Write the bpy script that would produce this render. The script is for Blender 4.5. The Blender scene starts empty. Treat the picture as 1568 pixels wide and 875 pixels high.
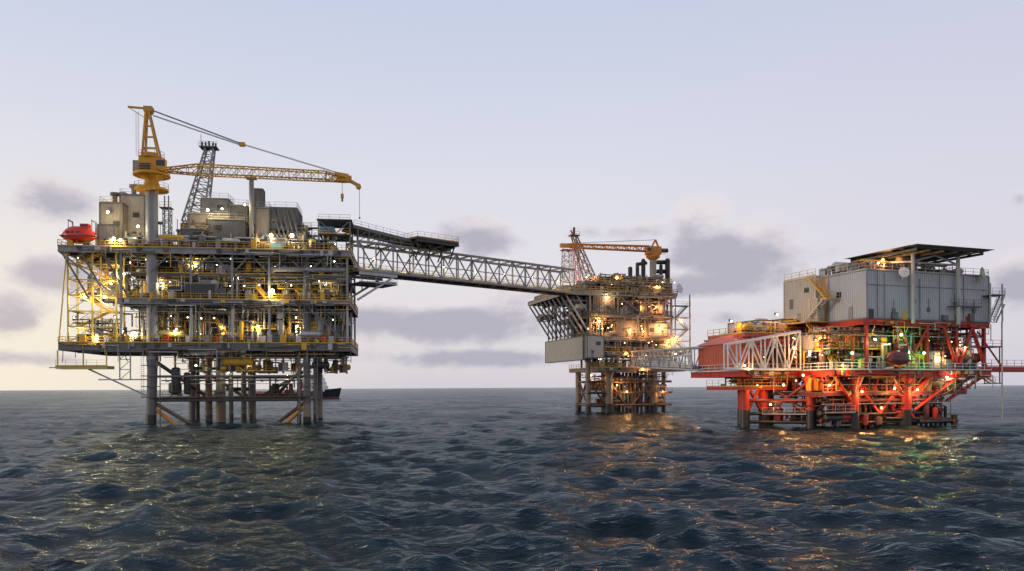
import bpy, math, random
import numpy as np
from mathutils import Vector, Matrix
random.seed(11)
R=random.random
def U(a,b): return a+(b-a)*random.random()
scene=bpy.context.scene
FPX=1200.0; CX=784.0; HY=594.0; ROLL=0.0051; CAMH=7.0

# ------------------------------------------------------------------ materials
def srgb(r,g,b):
    f=lambda c:(c/255/12.92) if c/255<=0.04045 else ((c/255+0.055)/1.055)**2.4
    return (f(r),f(g),f(b),1)
MATS={}
def pmat(name,col,rough=0.55,metal=0.0,rust=0.25,rustcol=(0.10,0.045,0.02),var=0.3,sc=0.6):
    m=bpy.data.materials.new(name); m.use_nodes=True
    nt=m.node_tree; N=nt.nodes; Lk=nt.links
    bs=N['Principled BSDF']
    tc=N.new('ShaderNodeTexCoord')
    mp=N.new('ShaderNodeMapping'); mp.inputs['Scale'].default_value=(1,1,0.25)
    Lk.new(tc.outputs['Object'],mp.inputs[0])
    n1=N.new('ShaderNodeTexNoise'); n1.inputs['Scale'].default_value=sc; n1.inputs['Detail'].default_value=5
    Lk.new(tc.outputs['Object'],n1.inputs['Vector'])
    n2=N.new('ShaderNodeTexNoise'); n2.inputs['Scale'].default_value=2.2; n2.inputs['Detail'].default_value=6; n2.inputs['Roughness'].default_value=0.7
    Lk.new(mp.outputs[0],n2.inputs['Vector'])
    mx=N.new('ShaderNodeMix'); mx.data_type='RGBA'
    mx.inputs[6].default_value=(*[c*(1-var) for c in col],1); mx.inputs[7].default_value=(*[min(1,c*(1+var)) for c in col],1)
    Lk.new(n1.outputs['Fac'],mx.inputs[0])
    mr=N.new('ShaderNodeMapRange'); mr.inputs[1].default_value=0.66-0.25*rust; mr.inputs[2].default_value=0.78
    mr.inputs[4].default_value=min(1,rust*2.2)
    Lk.new(n2.outputs['Fac'],mr.inputs[0])
    m2=N.new('ShaderNodeMix'); m2.data_type='RGBA'; m2.inputs[7].default_value=(*rustcol,1)
    Lk.new(mr.outputs[0],m2.inputs[0]); Lk.new(mx.outputs[2],m2.inputs[6])
    Lk.new(m2.outputs[2],bs.inputs['Base Color'])
    bs.inputs['Roughness'].default_value=rough; bs.inputs['Metallic'].default_value=metal
    MATS[name]=m; return m
pmat('grey_steel',(0.14,0.135,0.125))
pmat('light_grey_paint',(0.25,0.245,0.235),rust=0.28)
pmat('pale_steel',(0.43,0.42,0.40),rust=0.25)
pmat('dark_steel',(0.04,0.038,0.037),rust=0.3)
pmat('grating',(0.07,0.068,0.06),rust=0.3)
pmat('yellow_paint',(0.66,0.37,0.03),rust=0.12)
pmat('pale_yellow_paint',(0.66,0.50,0.14),rust=0.12)
pmat('crane_yellow',(0.60,0.29,0.015),rust=0.2)
pmat('crane_orange',(0.66,0.25,0.03),rust=0.2)
pmat('cream_panel',(0.52,0.46,0.37),rust=0.18,var=0.16)
pmat('tan_panel',(0.32,0.27,0.21),rust=0.3,var=0.25)
pmat('white_panel',(0.48,0.48,0.48),rust=0.16,rustcol=(0.22,0.2,0.18),var=0.16,sc=.25)
pmat('white_paint',(0.68,0.67,0.65),rust=0.1,var=0.1)
pmat('red_paint',(0.44,0.032,0.014),rust=0.28,rustcol=(0.10,0.02,0.01))
pmat('salmon_paint',(0.56,0.13,0.075),rust=0.18,rustcol=(0.28,0.06,0.03),var=0.18)
pmat('lifeboat_red',(0.68,0.04,0.015),rough=0.35,rust=0.05,var=0.1)
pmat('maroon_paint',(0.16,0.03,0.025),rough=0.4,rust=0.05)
pmat('rust_brown',(0.14,0.08,0.05),rust=0.4)
pmat('bronze_steel',(0.25,0.185,0.125),rust=0.35)
pmat('splash_zone',(0.028,0.024,0.02),rust=0.4,rough=0.4)
pmat('blue_paint',(0.06,0.22,0.38),rust=0.1)
pmat('green_paint',(0.05,0.18,0.10),rust=0.1)
pmat('insulation_silver',(0.40,0.39,0.37),rough=0.4,metal=0.5,rust=0.12)
pmat('glass_dark',(0.02,0.025,0.03),rough=0.1,rust=0)
pmat('coverall_orange',(0.75,0.2,0.03),rust=0)
pmat('skin',(0.42,0.25,0.17),rust=0)
def emat(name,col,s):
    m=bpy.data.materials.new(name); m.use_nodes=True
    nt=m.node_tree; bs=nt.nodes['Principled BSDF']
    bs.inputs['Base Color'].default_value=(0.5,0.5,0.5,1)
    bs.inputs['Emission Color'].default_value=(*col,1); bs.inputs['Emission Strength'].default_value=s
    try: m.cycles.emission_sampling='NONE'
    except Exception: pass
    MATS[name]=m
emat('lamp_glass_warm',(1,0.88,0.55),26)
emat('lamp_glass_orange',(1,0.50,0.14),20)
emat('lamp_glass_green',(0.25,1,0.35),14)
LCOL={'warm':(1,0.83,0.46),'orange':(1,0.46,0.13),'green':(0.2,1,0.35)}

# ------------------------------------------------------------------ geometry accumulator
def V(p): return Vector(p)
class Acc:
    def __init__(s,name,parent):
        s.name=name; s.parent=parent; s.v=[]; s.f=[]; s.m=[]; s.s=[]; s.mats=[]
    def add(s,vs,fs,mat,sm=False):
        o=len(s.v); s.v.extend([tuple(p) for p in vs])
        if mat not in s.mats: s.mats.append(mat)
        k=s.mats.index(mat)
        for f in fs:
            s.f.append([i+o for i in f]); s.m.append(k); s.s.append(sm)
    def hexa(s,P,mat):
        s.add(P,[(0,3,2,1),(4,5,6,7),(0,1,5,4),(1,2,6,5),(2,3,7,6),(3,0,4,7)],mat)
    def box(s,a0,a1,b0,b1,z0,z1,mat):
        e=U(-.004,.004); a0-=e;a1+=e;b0-=e;b1+=e;z0-=e;z1+=e
        s.hexa([(a0,b0,z0),(a1,b0,z0),(a1,b1,z0),(a0,b1,z0),(a0,b0,z1),(a1,b0,z1),(a1,b1,z1),(a0,b1,z1)],mat)
    def axes(s,p,q):
        p=V(p);q=V(q);d=q-p;l=d.length
        if l<1e-6: return None
        d/=l
        ref=Vector((0,0,1)) if abs(d.z)<0.95 else Vector((0,1,0))
        sd=d.cross(ref).normalized(); up=sd.cross(d)
        return p,q,d,sd,up,l
    def beam(s,p,q,w,h,mat):
        t=s.axes(p,q)
        if not t: return
        p,q,d,sd,up,l=t; sd=sd*(w/2); up=up*(h/2)
        s.hexa([p-sd-up,p+sd-up,q+sd-up,q-sd-up,p-sd+up,p+sd+up,q+sd+up,q-sd+up],mat)
    def ibeam(s,p,q,h,w,mat):
        t=s.axes(p,q)
        if not t: return
        p,q,d,sd,up,l=t
        s.beam(p,q,0.1,h-0.22,mat)
        s.beam(p+up*(h/2-.055),q+up*(h/2-.055),w,.11,mat)
        s.beam(p-up*(h/2-.055),q-up*(h/2-.055),w,.11,mat)
        n=int(l/2.5)
        for i in range(1,n):
            c=p+d*(l*i/n); s.beam(c-up*(h/2-.12),c+up*(h/2-.12),.1,w*.8,mat) if abs(d.z)<.9 else None
    def lathe(s,p,q,prof,mat,n=10):
        t=s.axes(p,q)
        if not t: return
        p,q,d,sd,up,l=t
        vs=[];fs=[]
        for (h,r) in prof:
            c=p+d*(h*l)
            for i in range(n):
                a=2*math.pi*i/n
                vs.append(c+sd*(math.cos(a)*r)+up*(math.sin(a)*r))
        for k in range(len(prof)-1):
            for i in range(n):
                j=(i+1)%n
                fs.append((k*n+i,k*n+j,(k+1)*n+j,(k+1)*n+i))
        s.add(vs,fs,mat,True)
        s.add([vs[i] for i in range(n)],[tuple(range(n))[::-1]],mat)
        o=(len(prof)-1)*n
        s.add([vs[o+i] for i in range(n)],[tuple(range(n))],mat)
    def pipe(s,p,q,r,mat,n=8,r2=None):
        s.lathe(p,q,[(0,r),(1,r if r2 is None else r2)],mat,n)
    def vessel(s,p,q,r,mat,n=14):
        l=(V(q)-V(p)).length; k=min(.45,.5*r/l)
        s.lathe(p,q,[(0,.05*r),(k*.12,.5*r),(k*.5,.87*r),(k,r),(1-k,r),(1-k*.5,.87*r),(1-k*.12,.5*r),(1,.05*r)],mat,n)
    def ball(s,c,r,mat):
        c=V(c); s.lathe(c-Vector((0,0,r)),c+Vector((0,0,r)),[(.0,.02*r),(.07,.5*r),(.25,.87*r),(.5,r),(.75,.87*r),(.93,.5*r),(1,.02*r)],mat,8)
    def flange(s,c,d,r,mat):
        c=V(c);d=V(d).normalized(); s.pipe(c-d*.08,c+d*.08,r*1.5,mat,8)
    def railing(s,pts,mat,h=1.15,t=.055,step=1.7,toe=True):
        for i in range(len(pts)-1):
            p=V(pts[i]);q=V(pts[i+1]);l=(q-p).length
            if l<.2: continue
            n=max(1,int(l/step))
            for k in range(n+1):
                c=p.lerp(q,k/n); s.beam(c,c+Vector((0,0,h)),t,t,mat)
            for zz in (h,h*.52):
                s.beam(p+Vector((0,0,zz)),q+Vector((0,0,zz)),t,t,mat)
            if toe: s.beam(p+Vector((0,0,.09)),q+Vector((0,0,.09)),.03,.16,mat)
    def stair(s,p,q,w,mat,tread='grating'):
        p=V(p);q=V(q);d=q-p;hd=Vector((d.x,d.y,0)).normalized();sd=Vector((-hd.y,hd.x,0))*(w/2)
        for g in (1,-1):
            s.beam(p+sd*g,q+sd*g,.07,.26,mat)
            for zz in (1.0,.5): s.beam(p+sd*g+Vector((0,0,zz)),q+sd*g+Vector((0,0,zz)),.05,.05,mat)
            for k in range(4):
                c=(p+sd*g).lerp(q+sd*g,k/3); s.beam(c,c+Vector((0,0,1)),.05,.05,mat)
        n=max(3,int(abs(d.z)/.3))
        for k in range(1,n):
            c=p.lerp(q,k/n); s.beam(c-sd,c+sd,.26,.04,tread)
    def ladder(s,p,z1,mat):
        p=V(p)
        for g in (-.25,.25): s.beam(p+Vector((g,0,0)),Vector((p.x+g,p.y,z1)),.05,.05,mat)
        z=p.z
        while z<z1:
            s.beam((p.x-.25,p.y,z),(p.x+.25,p.y,z),.04,.04,mat); z+=.4
    def lattice(s,p,q,wh0,wh1,n,mat,rc=.12,rb=.06,ref=None):
        p=V(p);q=V(q);d=(q-p).normalized()
        ref=V(ref) if ref else (Vector((0,0,1)) if abs(d.z)<.8 else Vector((0,1,0)))
        sd=d.cross(ref).normalized();up=sd.cross(d)
        def cor(t):
            c=p.lerp(q,t);w=wh0[0]+(wh1[0]-wh0[0])*t;h=wh0[1]+(wh1[1]-wh0[1])*t
            return [c-sd*w/2-up*h/2,c+sd*w/2-up*h/2,c+sd*w/2+up*h/2,c-sd*w/2+up*h/2]
        C0=cor(0);C1=cor(1)
        for i in range(4): s.pipe(C0[i],C1[i],rc,mat,6)
        for k in range(n):
            A=cor(k/n);B=cor((k+1)/n)
            for i in range(4):
                j=(i+1)%4
                s.beam(A[i],A[j],rb*1.7,rb*1.7,mat)
                if k%2: s.beam(A[i],B[j],rb*1.7,rb*1.7,mat)
                else: s.beam(A[j],B[i],rb*1.7,rb*1.7,mat)
        for i in range(4): s.beam(C1[i],C1[(i+1)%4],rb*2,rb*2,mat)
    def deck(s,a0,a1,b0,b1,z,h,mat,plate='grating',sp=3.0):
        s.box(a0,a1,b0,b1,z-.08,z,plate)
        zc=z-.09-h/2
        for b in (b0+.12,b1-.12): s.ibeam((a0,b,zc),(a1,b,zc),h,.35,mat)
        for a in (a0+.12,a1-.12): s.ibeam((a,b0+.3,zc),(a,b1-.3,zc),h,.35,mat)
        n=max(1,int((a1-a0)/sp))
        for i in range(1,n):
            a=a0+(a1-a0)*i/n; s.beam((a,b0+.3,z-.1-h*.3),(a,b1-.3,z-.1-h*.3),.2,h*.6,mat)
        n=max(1,int((b1-b0)/(sp*1.6)))
        for i in range(1,n):
            b=b0+(b1-b0)*i/n; s.beam((a0+.3,b,z-.1-h*.4),(a1-.3,b,z-.1-h*.4),.3,h*.75,'dark_steel')
    def fringe(s,a0,a1,b,z,h,pal,n):
        """small bits bolted to and hung from a deck edge: cable trays, drain pipes, junction boxes, brackets"""
        for _ in range(n):
            a=U(a0,a1-2);l=U(1.5,8);l=min(l,a1-a);t=R();m=random.choice(pal)
            if t<.3:
                zz=z-U(.1,h+.4); s.pipe((a,b-.18,zz),(a+l,b-.18,zz),U(.04,.11),m,6)
                if R()<.6: s.pipe((a+l,b-.18,zz),(a+l,b-.18,zz-U(.6,3.5)),.07,m,6)
            elif t<.5: s.box(a,a+U(.3,1),b-.3,b-.06,z-U(.5,h),z-.1,m)
            elif t<.7:
                zz=z-h-U(.1,.9); s.beam((a,b+.3,zz),(a+l,b+.3,zz),.35,.1,m)
                for k in (0,.5,1): s.beam((a+l*k,b+.3,zz),(a+l*k,b+.3,z-h),.06,.06,m)
            elif t<.85:
                s.beam((a,b-.1,z-h-.05),(a+U(-.8,.8),b+.8,z-h-U(1,2.6)),.12,.12,m)
            else:
                s.box(a,a+U(.4,1.1),b+.05,b+.7,z+.03,z+U(.6,1.9),m)
    def build(s):
        if not s.v: return None
        me=bpy.data.meshes.new(s.name); me.from_pydata(s.v,[],s.f)
        for m in s.mats: me.materials.append(MATS[m])
        me.polygons.foreach_set('material_index',s.m); me.polygons.foreach_set('use_smooth',s.s)
        me.update()
        ob=bpy.data.objects.new(s.name,me); scene.collection.objects.link(ob)
        if s.parent: ob.parent=s.parent
        return ob

class Frame:
    """site frame: origin X0,Y0 on the water, rotated th degrees; pt() turns surveyed sight-lines into metres in the frame"""
    def __init__(s,u0,Y0,th):
        s.Y0=Y0; s.X0=(u0-CX)/FPX*Y0; s.th=math.radians(th); s.c=math.cos(s.th); s.s=math.sin(s.th)
    def pt(s,u,v,b):
        u2=u-ROLL*(v-HY); v2=v+ROLL*(u-CX); t=(u2-CX)/FPX
        a=(t*(s.Y0+b*s.c)-s.X0+b*s.s)/(s.c-t*s.s)
        Y=s.Y0+a*s.s+b*s.c
        return Vector((a,b,CAMH+(HY-v2)/FPX*Y))
    def world(s,p):
        return Vector((s.X0+p[0]*s.c-p[1]*s.s, s.Y0+p[0]*s.s+p[1]*s.c, p[2]))
    def empty(s,name):
        e=bpy.data.objects.new(name,None); scene.collection.objects.link(e)
        e.location=(s.X0,s.Y0,0); e.rotation_euler=(0,0,s.th); e.empty_display_size=2; return e
def wempty(name):
    e=bpy.data.objects.new(name,None); scene.collection.objects.link(e); return e

def lamp(A,emp,p,kind='warm',power=900,r=.26,light=True):
    r*=.82
    A.ball(p,r,'lamp_glass_'+kind)
    A.box(p[0]-.3,p[0]+.3,p[1]+r*.6,p[1]+r+.25,p[2]-.1,p[2]+.35,'dark_steel')
    if light:
        l=bpy.data.lights.new('floodlight','POINT'); l.energy=power; l.color=LCOL[kind]; l.shadow_soft_size=.25
        o=bpy.data.objects.new('floodlight',l); scene.collection.objects.link(o); o.parent=emp
        o.location=(p[0],p[1]-1.1,p[2]-.5)

def clutter(A,a0,a1,b0,b1,z0,z1,n,pal,rackmat='grey_steel',racks=3):
    H=z1-z0
    for _ in range(n):
        a=U(a0+.5,a1-.5); b=b0+.5+(b1-b0-1)*R()**1.6; m=random.choice(pal); t=R()
        if t<.12:
            r=U(.35,.95);h=H*U(.4,.8); A.vessel((a,b,z0+.5),(a,b,z0+.5+h),r,m)
            for k in range(3): A.beam((a+r*.7*math.cos(k*2.1),b+r*.7*math.sin(k*2.1),z0),(a+r*.7*math.cos(k*2.1),b+r*.7*math.sin(k*2.1),z0+1),.12,.12,'grey_steel')
            A.pipe((a,b,z0+.5+h),(a,b,z1-.1),U(.08,.16),random.choice(pal),6)
            if R()<.5: A.lathe((a,b,z0+h*.5),(a,b,z0+h*.5+.12),[(0,r*1.06),(1,r*1.06)],'grey_steel',12)
        elif t<.2:
            l=U(2.5,6);r=U(.4,.9);z=z0+r+U(.5,1.6); aa=min(a,a1-l-.3); aa=max(aa,a0)
            l=min(l,a1-aa); A.vessel((aa,b,z),(aa+l,b,z),r,m)
            for k in (.22,.78): A.box(aa+l*k-.15,aa+l*k+.15,b-r*.8,b+r*.8,z0,z-r*.5,'grey_steel')
            A.pipe((aa+l*.5,b,z+r*.9),(aa+l*.5,b,z1-.1),.1,random.choice(pal),6)
        elif t<.36:
            w=U(.6,2.0);d=U(.5,1.5);h=min(H*.9,U(.9,2.6)); zz=z0+U(0,.25)
            A.box(a-w/2,a+w/2,b-d/2,b+d/2,zz,zz+h,m)
            A.box(a-w/2+.12,a-.04,b-d/2-.03,b-d/2,zz+.15,zz+h-.15,random.choice(pal))
            A.box(a+.04,a+w/2-.12,b-d/2-.03,b-d/2,zz+.15,zz+h-.15,m)
            A.box(a-w/2-.05,a+w/2+.05,b-d/2-.06,b+d/2+.05,zz+h,zz+h+.07,'grey_steel')
        elif t<.54:
            r=U(.05,.22); A.pipe((a,b,z0),(a,b,z1),r,m,8)
            for k in range(3): A.flange((a,b,z0+H*R()),(0,0,1),r,random.choice(pal))
        elif t<.64:
            A.box(a-1.1,a+1.1,b-.5,b+.5,z0+.05,z0+.3,'grey_steel')
            A.vessel((a-1,b,z0+.8),(a+.2,b,z0+.8),.38,m,10); A.pipe((a+.2,b,z0+.8),(a+.9,b,z0+.8),.25,random.choice(pal),10)
            A.pipe((a+.7,b,z0+.8),(a+.7,b,z0+H*.6),.13,m,8); A.ball((a+.7,b,z0+H*.6),.2,m)
            A.pipe((a+.7,b,z0+H*.6),(a+2,b,z0+H*.6),.11,m,8)
        else:
            p=Vector((a,b,z0+H*U(.15,.95))); r=U(.045,.16); ax=None
            for k in range(random.randint(4,8)):
                na=random.choice([0,0,0,1,2,2]); 
                if na==ax: na=(na+1)%3
                ax=na; q=p.copy(); q[na]+=U(.6,3.6)*random.choice([-1,1])
                q.x=min(max(q.x,a0),a1);q.y=min(max(q.y,b0),b1);q.z=min(max(q.z,z0+.2),z1-.1)
                if (q-p).length<.3: continue
                A.pipe(p,q,r,m,7); A.ball(q,r*1.12,m)
                if R()<.5: A.flange(p.lerp(q,.5),q-p,r,random.choice(pal))
                if R()<.15:
                    c=p.lerp(q,.4); A.pipe(c,c+Vector((0,-.35,0)),.03,'dark_steel',5); A.pipe(c+Vector((0,-.35,0)),c+Vector((0,-.39,0)),.25,random.choice(['red_paint','blue_paint','dark_steel']),10)
                p=q
    for k in range(racks):
        b=b0+.6+(b1-b0-1.5)*(k/max(1,racks)); z=z1-U(.5,1.1)
        for i in range(5):
            r=U(.06,.2); aa=a0+U(0,3); ab=a1-U(0,3)
            A.pipe((aa,b+i*.42,z),(ab,b+i*.42,z),r,random.choice(pal),7)
            if R()<.6:
                A.pipe((ab,b+i*.42,z),(ab,b+i*.42,z-U(1,H*.6)),r,random.choice(pal),7)
        a=a0+1
        while a<a1:
            A.beam((a,b-.2,z-.25),(a,b+2,z-.25),.15,.15,rackmat); A.beam((a,b-.2,z-.25),(a,b-.2,z1),.1,.1,rackmat); a+=3.1
        A.beam((a0,b-.4,z-.7),(a1,b-.4,z-.7),.5,.1,'insulation_silver')

def module(A,a0,a1,b0,b1,z0,z1,mat,rib=.7,frame='grey_steel',rail=None,louvre=True,faces='fl'):
    A.box(a0,a1,b0,b1,z0,z1,mat)
    a=a0+rib/2
    while a<a1-.1:
        A.box(a-.07,a+.07,b0-.07,b0,z0+.12,z1-.12,mat); a+=rib
    b=b0+rib/2
    while b<b1-.1:
        A.box(a0-.07,a0,b-.07,b+.07,z0+.12,z1-.12,mat)
        A.box(a1,a1+.07,b-.07,b+.07,z0+.12,z1-.12,mat); b+=rib
    for (p,q) in [((a0,b0),(a1,b0)),((a0,b0),(a0,b1)),((a1,b0),(a1,b1))]:
        A.beam((*p,z1+.05),(*q,z1+.05),.26,.2,frame); A.beam((*p,z0+.1),(*q,z0+.1),.24,.22,frame)
    for p in [(a0,b0),(a1,b0),(a0,b1),(a1,b1)]: A.beam((*p,z0),(*p,z1),.24,.24,frame)
    if louvre and a1-a0>3:
        for _ in range(max(1,int((a1-a0)/4))):
            aa=U(a0+.5,a1-1.8); zz=U(z0+.6,max(z0+.7,z1-1.8))
            A.box(aa,aa+1.3,b0-.12,b0-.07,zz,zz+1,'grey_steel')
            for k in range(5): A.box(aa+.06,aa+1.24,b0-.16,b0-.12,zz+.08+k*.19,zz+.17+k*.19,'dark_steel')
        aa=U(a0+.4,a1-1.5); A.box(aa,aa+.95,b0-.11,b0-.07,z0+.15,z0+2.2,'light_grey_paint'); A.box(aa+.25,aa+.7,b0-.13,b0-.11,z0+1.4,z0+1.8,'glass_dark')
    if rail: A.railing([(a0,b1,z1+.15),(a0,b0,z1+.15),(a1,b0,z1+.15),(a1,b1,z1+.15)],rail)

def lifeboat(fr,c,length,mat,ang=0):
    e=fr.empty('lifeboat')
    A=Acc('hull',e); n=15;vs=[];fs=[];m=14
    for i in range(n):
        t=i/(n-1);x=(t-.5)*length; e_=abs(2*t-1)
        w=length*.21*max(.08,(1-e_**2.8)); 
        top=length*.27*(1-e_**3.5)+.3; bot=-length*.2*(1-e_**2.4)-.05
        for k in range(m):
            al=2*math.pi*k/m; y=math.cos(al)*w; z=math.sin(al); z=z*top if z>0 else -z*bot
            vs.append((c[0]+x*math.cos(ang)-y*math.sin(ang),c[1]+x*math.sin(ang)+y*math.cos(ang),c[2]+z))
    for i in range(n-1):
        for k in range(m):
            j=(k+1)%m; fs.append((i*m+k,i*m+j,(i+1)*m+j,(i+1)*m+k))
    fs.append(tuple(range(m))); fs.append(tuple((n-1)*m+k for k in range(m)))
    A.add(vs,fs,mat,True)
    L=length
    A.box(c[0]+L*.06,c[0]+L*.3,c[1]-L*.1,c[1]+L*.1,c[2]+L*.2,c[2]+L*.38,mat)
    A.box(c[0]+L*.09,c[0]+L*.27,c[1]-L*.11,c[1]-L*.1,c[2]+L*.3,c[2]+L*.35,'glass_dark')
    A.box(c[0]-L*.47,c[0]+L*.47,c[1]-L*.22,c[1]+L*.22,c[2]-.06,c[2]+.06,'dark_steel')
    for q in (-.3,-.15,0): A.box(c[0]+L*q,c[0]+L*(q+.07),c[1]-L*.2,c[1]-L*.1,c[2]+L*.08,c[2]+L*.14,'glass_dark')
    for k in (-.3,.36):
        A.beam((c[0]+k*L,c[1],c[2]+L*.2),(c[0]+k*L,c[1],c[2]+L*.5),.1,.1,'dark_steel')
        A.beam((c[0]+k*L,c[1],c[2]+L*.5),(c[0]+k*L,c[1]+L*.32,c[2]+L*.5),.22,.25,'pale_steel')
        A.beam((c[0]+k*L,c[1]+L*.32,c[2]+L*.5),(c[0]+k*L,c[1]+L*.32,c[2]-L*.25),.22,.25,'pale_steel')
        A.beam((c[0]+k*L,c[1]+L*.32,c[2]-L*.25),(c[0]+k*L,c[1]-L*.1,c[2]-L*.22),.2,.2,'pale_steel')
    A.build()

def dish(fr,c,r,aim=(-.2,-1,.35)):
    e=fr.empty('satellite_dish'); A=Acc('reflector',e)
    d=V(aim).normalized(); c=V(c)
    A.lathe(c,c+d*r*.45,[(0,.08*r),(.08,.35*r),(.3,.65*r),(.65,.88*r),(1,r),(.98,r*1.02)],'white_paint',16)
    for k in range(3):
        x=V((math.cos(k*2.1),0,math.sin(k*2.1)))*r*.8; A.beam(c+d*r*.4+x,c+d*r*1.0,.05,.05,'pale_steel')
    A.ball(c+d*r*1.0,.12,'pale_steel')
    A.pipe(c-d*.1,c-d*.3-Vector((0,0,r*1.4)),.12,'pale_steel'); A.build()

# =================================================================== LEFT PLATFORM
L=Frame(230,155,8)
eL=L.empty('offshore_platform')
S=Acc('structure',eL);P=Acc('process_equipment',eL);T=Acc('topside_modules',eL);RA=Acc('railings_and_stairs',eL);F=Acc('floodlight_fixtures',eL)
zC,zM,zZ,zU=16.3,25.0,30.3,35.2
B1=27
S.deck(-17,39,0,B1,zC,1.5,'grey_steel'); S.deck(-6,39,0,B1,zM,1.0,'light_grey_paint')
S.deck(-4,38.5,1.2,B1,zZ,.55,'grey_steel'); S.deck(-17,39,0,B1,zU,1.1,'light_grey_paint')
S.pipe((0,1.6,13),(0,1.6,46.8),1.15,'light_grey_paint',18); S.lathe((-.5,1.4,-8),(0,1.6,13),[(0,.95),(.9,.95),(1,1.15)],'grey_steel',18)
for z in (15,24,34.6,36): S.pipe((0,1.6,z-.3),(0,1.6,z+.3),1.35,'grey_steel',18)
for a,b,r in [(30,1.8,.75),(2,24,.9),(30,24,.9),(15,24,.9),(11.2,10,1.0)]:
    S.pipe((a,b,4),(a,b,zU-1),r,'grey_steel',14); S.pipe((a,b,-8),(a,b,4),r*1.05,'bronze_steel' if a>5 else 'grey_steel',14)
S.pipe((-.45,1.45,-3),(-.3,1.5,2),1.02,'splash_zone',18); S.pipe((30,1.8,-3),(30,1.8,1.3),.84,'splash_zone',14)
for z0,z1,m in [(zC,zM-1.0,'pale_steel'),(zM,zU-1.1,'light_grey_paint')]:
    for b in (.5,13,26):
        for a in (-5.5,7.7,15.6,22.8,30,38.3):
            if b<1 and a==30: continue
            S.beam((a,b,z0),(a,b,z1),.42,.42,m)
for a0,a1 in [(0,7.7),(7.7,15.6),(15.6,22.8),(22.8,30),(30,38.3)]:
    m=random.choice(['grey_steel','dark_steel','grey_steel'])
    S.beam((a0,.6,zZ),((a0+a1)/2,.6,zU-1.1),.3,.3,m); S.beam((a1,.6,zZ),((a0+a1)/2,.6,zU-1.1),.3,.3,m)
    S.beam((a0,14,zC),(a1,14,zM-1.0),.35,.35,'grey_steel')
S.beam((30,.55,zM-1.0),(38.2,.55,zC),.3,.3,'grey_steel')
for a,b,r,m in [(9.7,6,.7,'rust_brown'),(13.5,9,.45,'grey_steel'),(16.3,8,.55,'grey_steel'),(17.6,9,.35,'grey_steel'),(27.6,8,.4,'grey_steel'),(5,16,.45,'dark_steel'),(31.3,3.5,.25,'grey_steel'),(28.7,.9,.2,'grey_steel')]:
    S.pipe((a,b,1.8),(a,b,zC-1),r,m,12); S.pipe((a,b,-8),(a,b,1.8),r+.03,'splash_zone',12)
    for z in (3,8,12): S.flange((a,b,z),(0,0,1),r*.8,'dark_steel')
zw=5.4
for b in (1.6,24):
    S.pipe((0,b,zw-.5),(30,b,zw-.5),.4,'grey_steel'); S.pipe((0,b,9.6),(30,b,9.6),.25,'grey_steel')
for a in (0,11,30): S.pipe((a,1.6,zw-.5),(a,24,zw-.5),.4,'dark_steel')
for p,q,m in [((0,1.6,4.5),(11,10,-4),'bronze_steel'),((30,1.8,4.5),(18,8,-4),'rust_brown'),((0,1.6,3.5),(7.5,2,-3),'crane_orange'),((30,1.8,3.8),(23,3,-2.5),'crane_orange'),
              ((30,1.8,13),(22,12,5),'grey_steel'),((0,1.6,13),(9,10,5),'dark_steel'),((2,24,13),(15,24,4),'grey_steel'),((30,24,13),(15,24,4),'grey_steel')]:
    S.pipe(p,q,.38,m,10)
RA.box(0,33,.2,1.5,zw,zw+.1,'grating'); RA.railing([(0,.2,zw),(33,.2,zw),(33,3,zw)],'rust_brown'); RA.railing([(0,8,zw),(30,8,zw)],'rust_brown')
clutter(P,1,30,3,18,5.6,9.4,18,['dark_steel','grey_steel','rust_brown','dark_steel'],racks=1)
clutter(P,2,38,2,22,10.4,14.7,60,['dark_steel','grey_steel','light_grey_paint','rust_brown','dark_steel','yellow_paint'],racks=3)
P.vessel((4.2,2.5,6),(4.2,2.5,11.5),.9,'dark_steel'); P.vessel((6.2,3.2,6),(6.2,3.2,10.5),.7,'dark_steel')
RA.box(14,27,4,6,10.6,10.7,'grating'); RA.railing([(14,4,10.7),(27,4,10.7)],'yellow_paint')
for a in (-1.5,31.4): S.ladder((a,0.2,5.4),14.6,'grey_steel')
for a in (-.2,1.6,28.4,32.2): S.pipe((a,.9,-4),(a,.9,14.6),.11,'grey_steel')
for z in np.arange(5.5,14,2.1):
    S.pipe((28.6,.6,z),(31.6,.6,z),.1,'grey_steel',6); S.pipe((-1.8,.4,z),(1.6,.4,z),.1,'grey_steel',6)
palL=['grey_steel','light_grey_paint','pale_steel','insulation_silver','dark_steel','grey_steel','yellow_paint','tan_panel','insulation_silver','dark_steel','grey_steel','pale_yellow_paint']
clutter(P,-5,38,1.0,B1-1,zC,zM-1.1,340,palL,racks=5)
clutter(P,-15,-6,1.2,12,zC,zC+5,36,palL+['yellow_paint','pale_yellow_paint'],racks=1)
clutter(P,-4,38,1.0,B1-1,zM,zZ-.7,270,palL+['yellow_paint'],racks=4)
clutter(P,-4,38,1.3,B1-1,zZ,zU-1.2,230,palL+['green_paint','dark_steel'],racks=4)
clutter(P,-15,-5,6,20,zM,zU-1.2,46,palL,racks=2)
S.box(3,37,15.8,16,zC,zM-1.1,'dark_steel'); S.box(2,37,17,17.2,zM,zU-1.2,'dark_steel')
for z,x0,h in ((zC,-17,1.5),(zM,-6,1.0),(zZ,-4,.55),(zU,-17,1.1)):
    S.fringe(x0,39,0 if z!=zZ else 1.2,z,h,['grey_steel','pale_steel','dark_steel','light_grey_paint','yellow_paint','dark_steel','rust_brown'],95)
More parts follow.
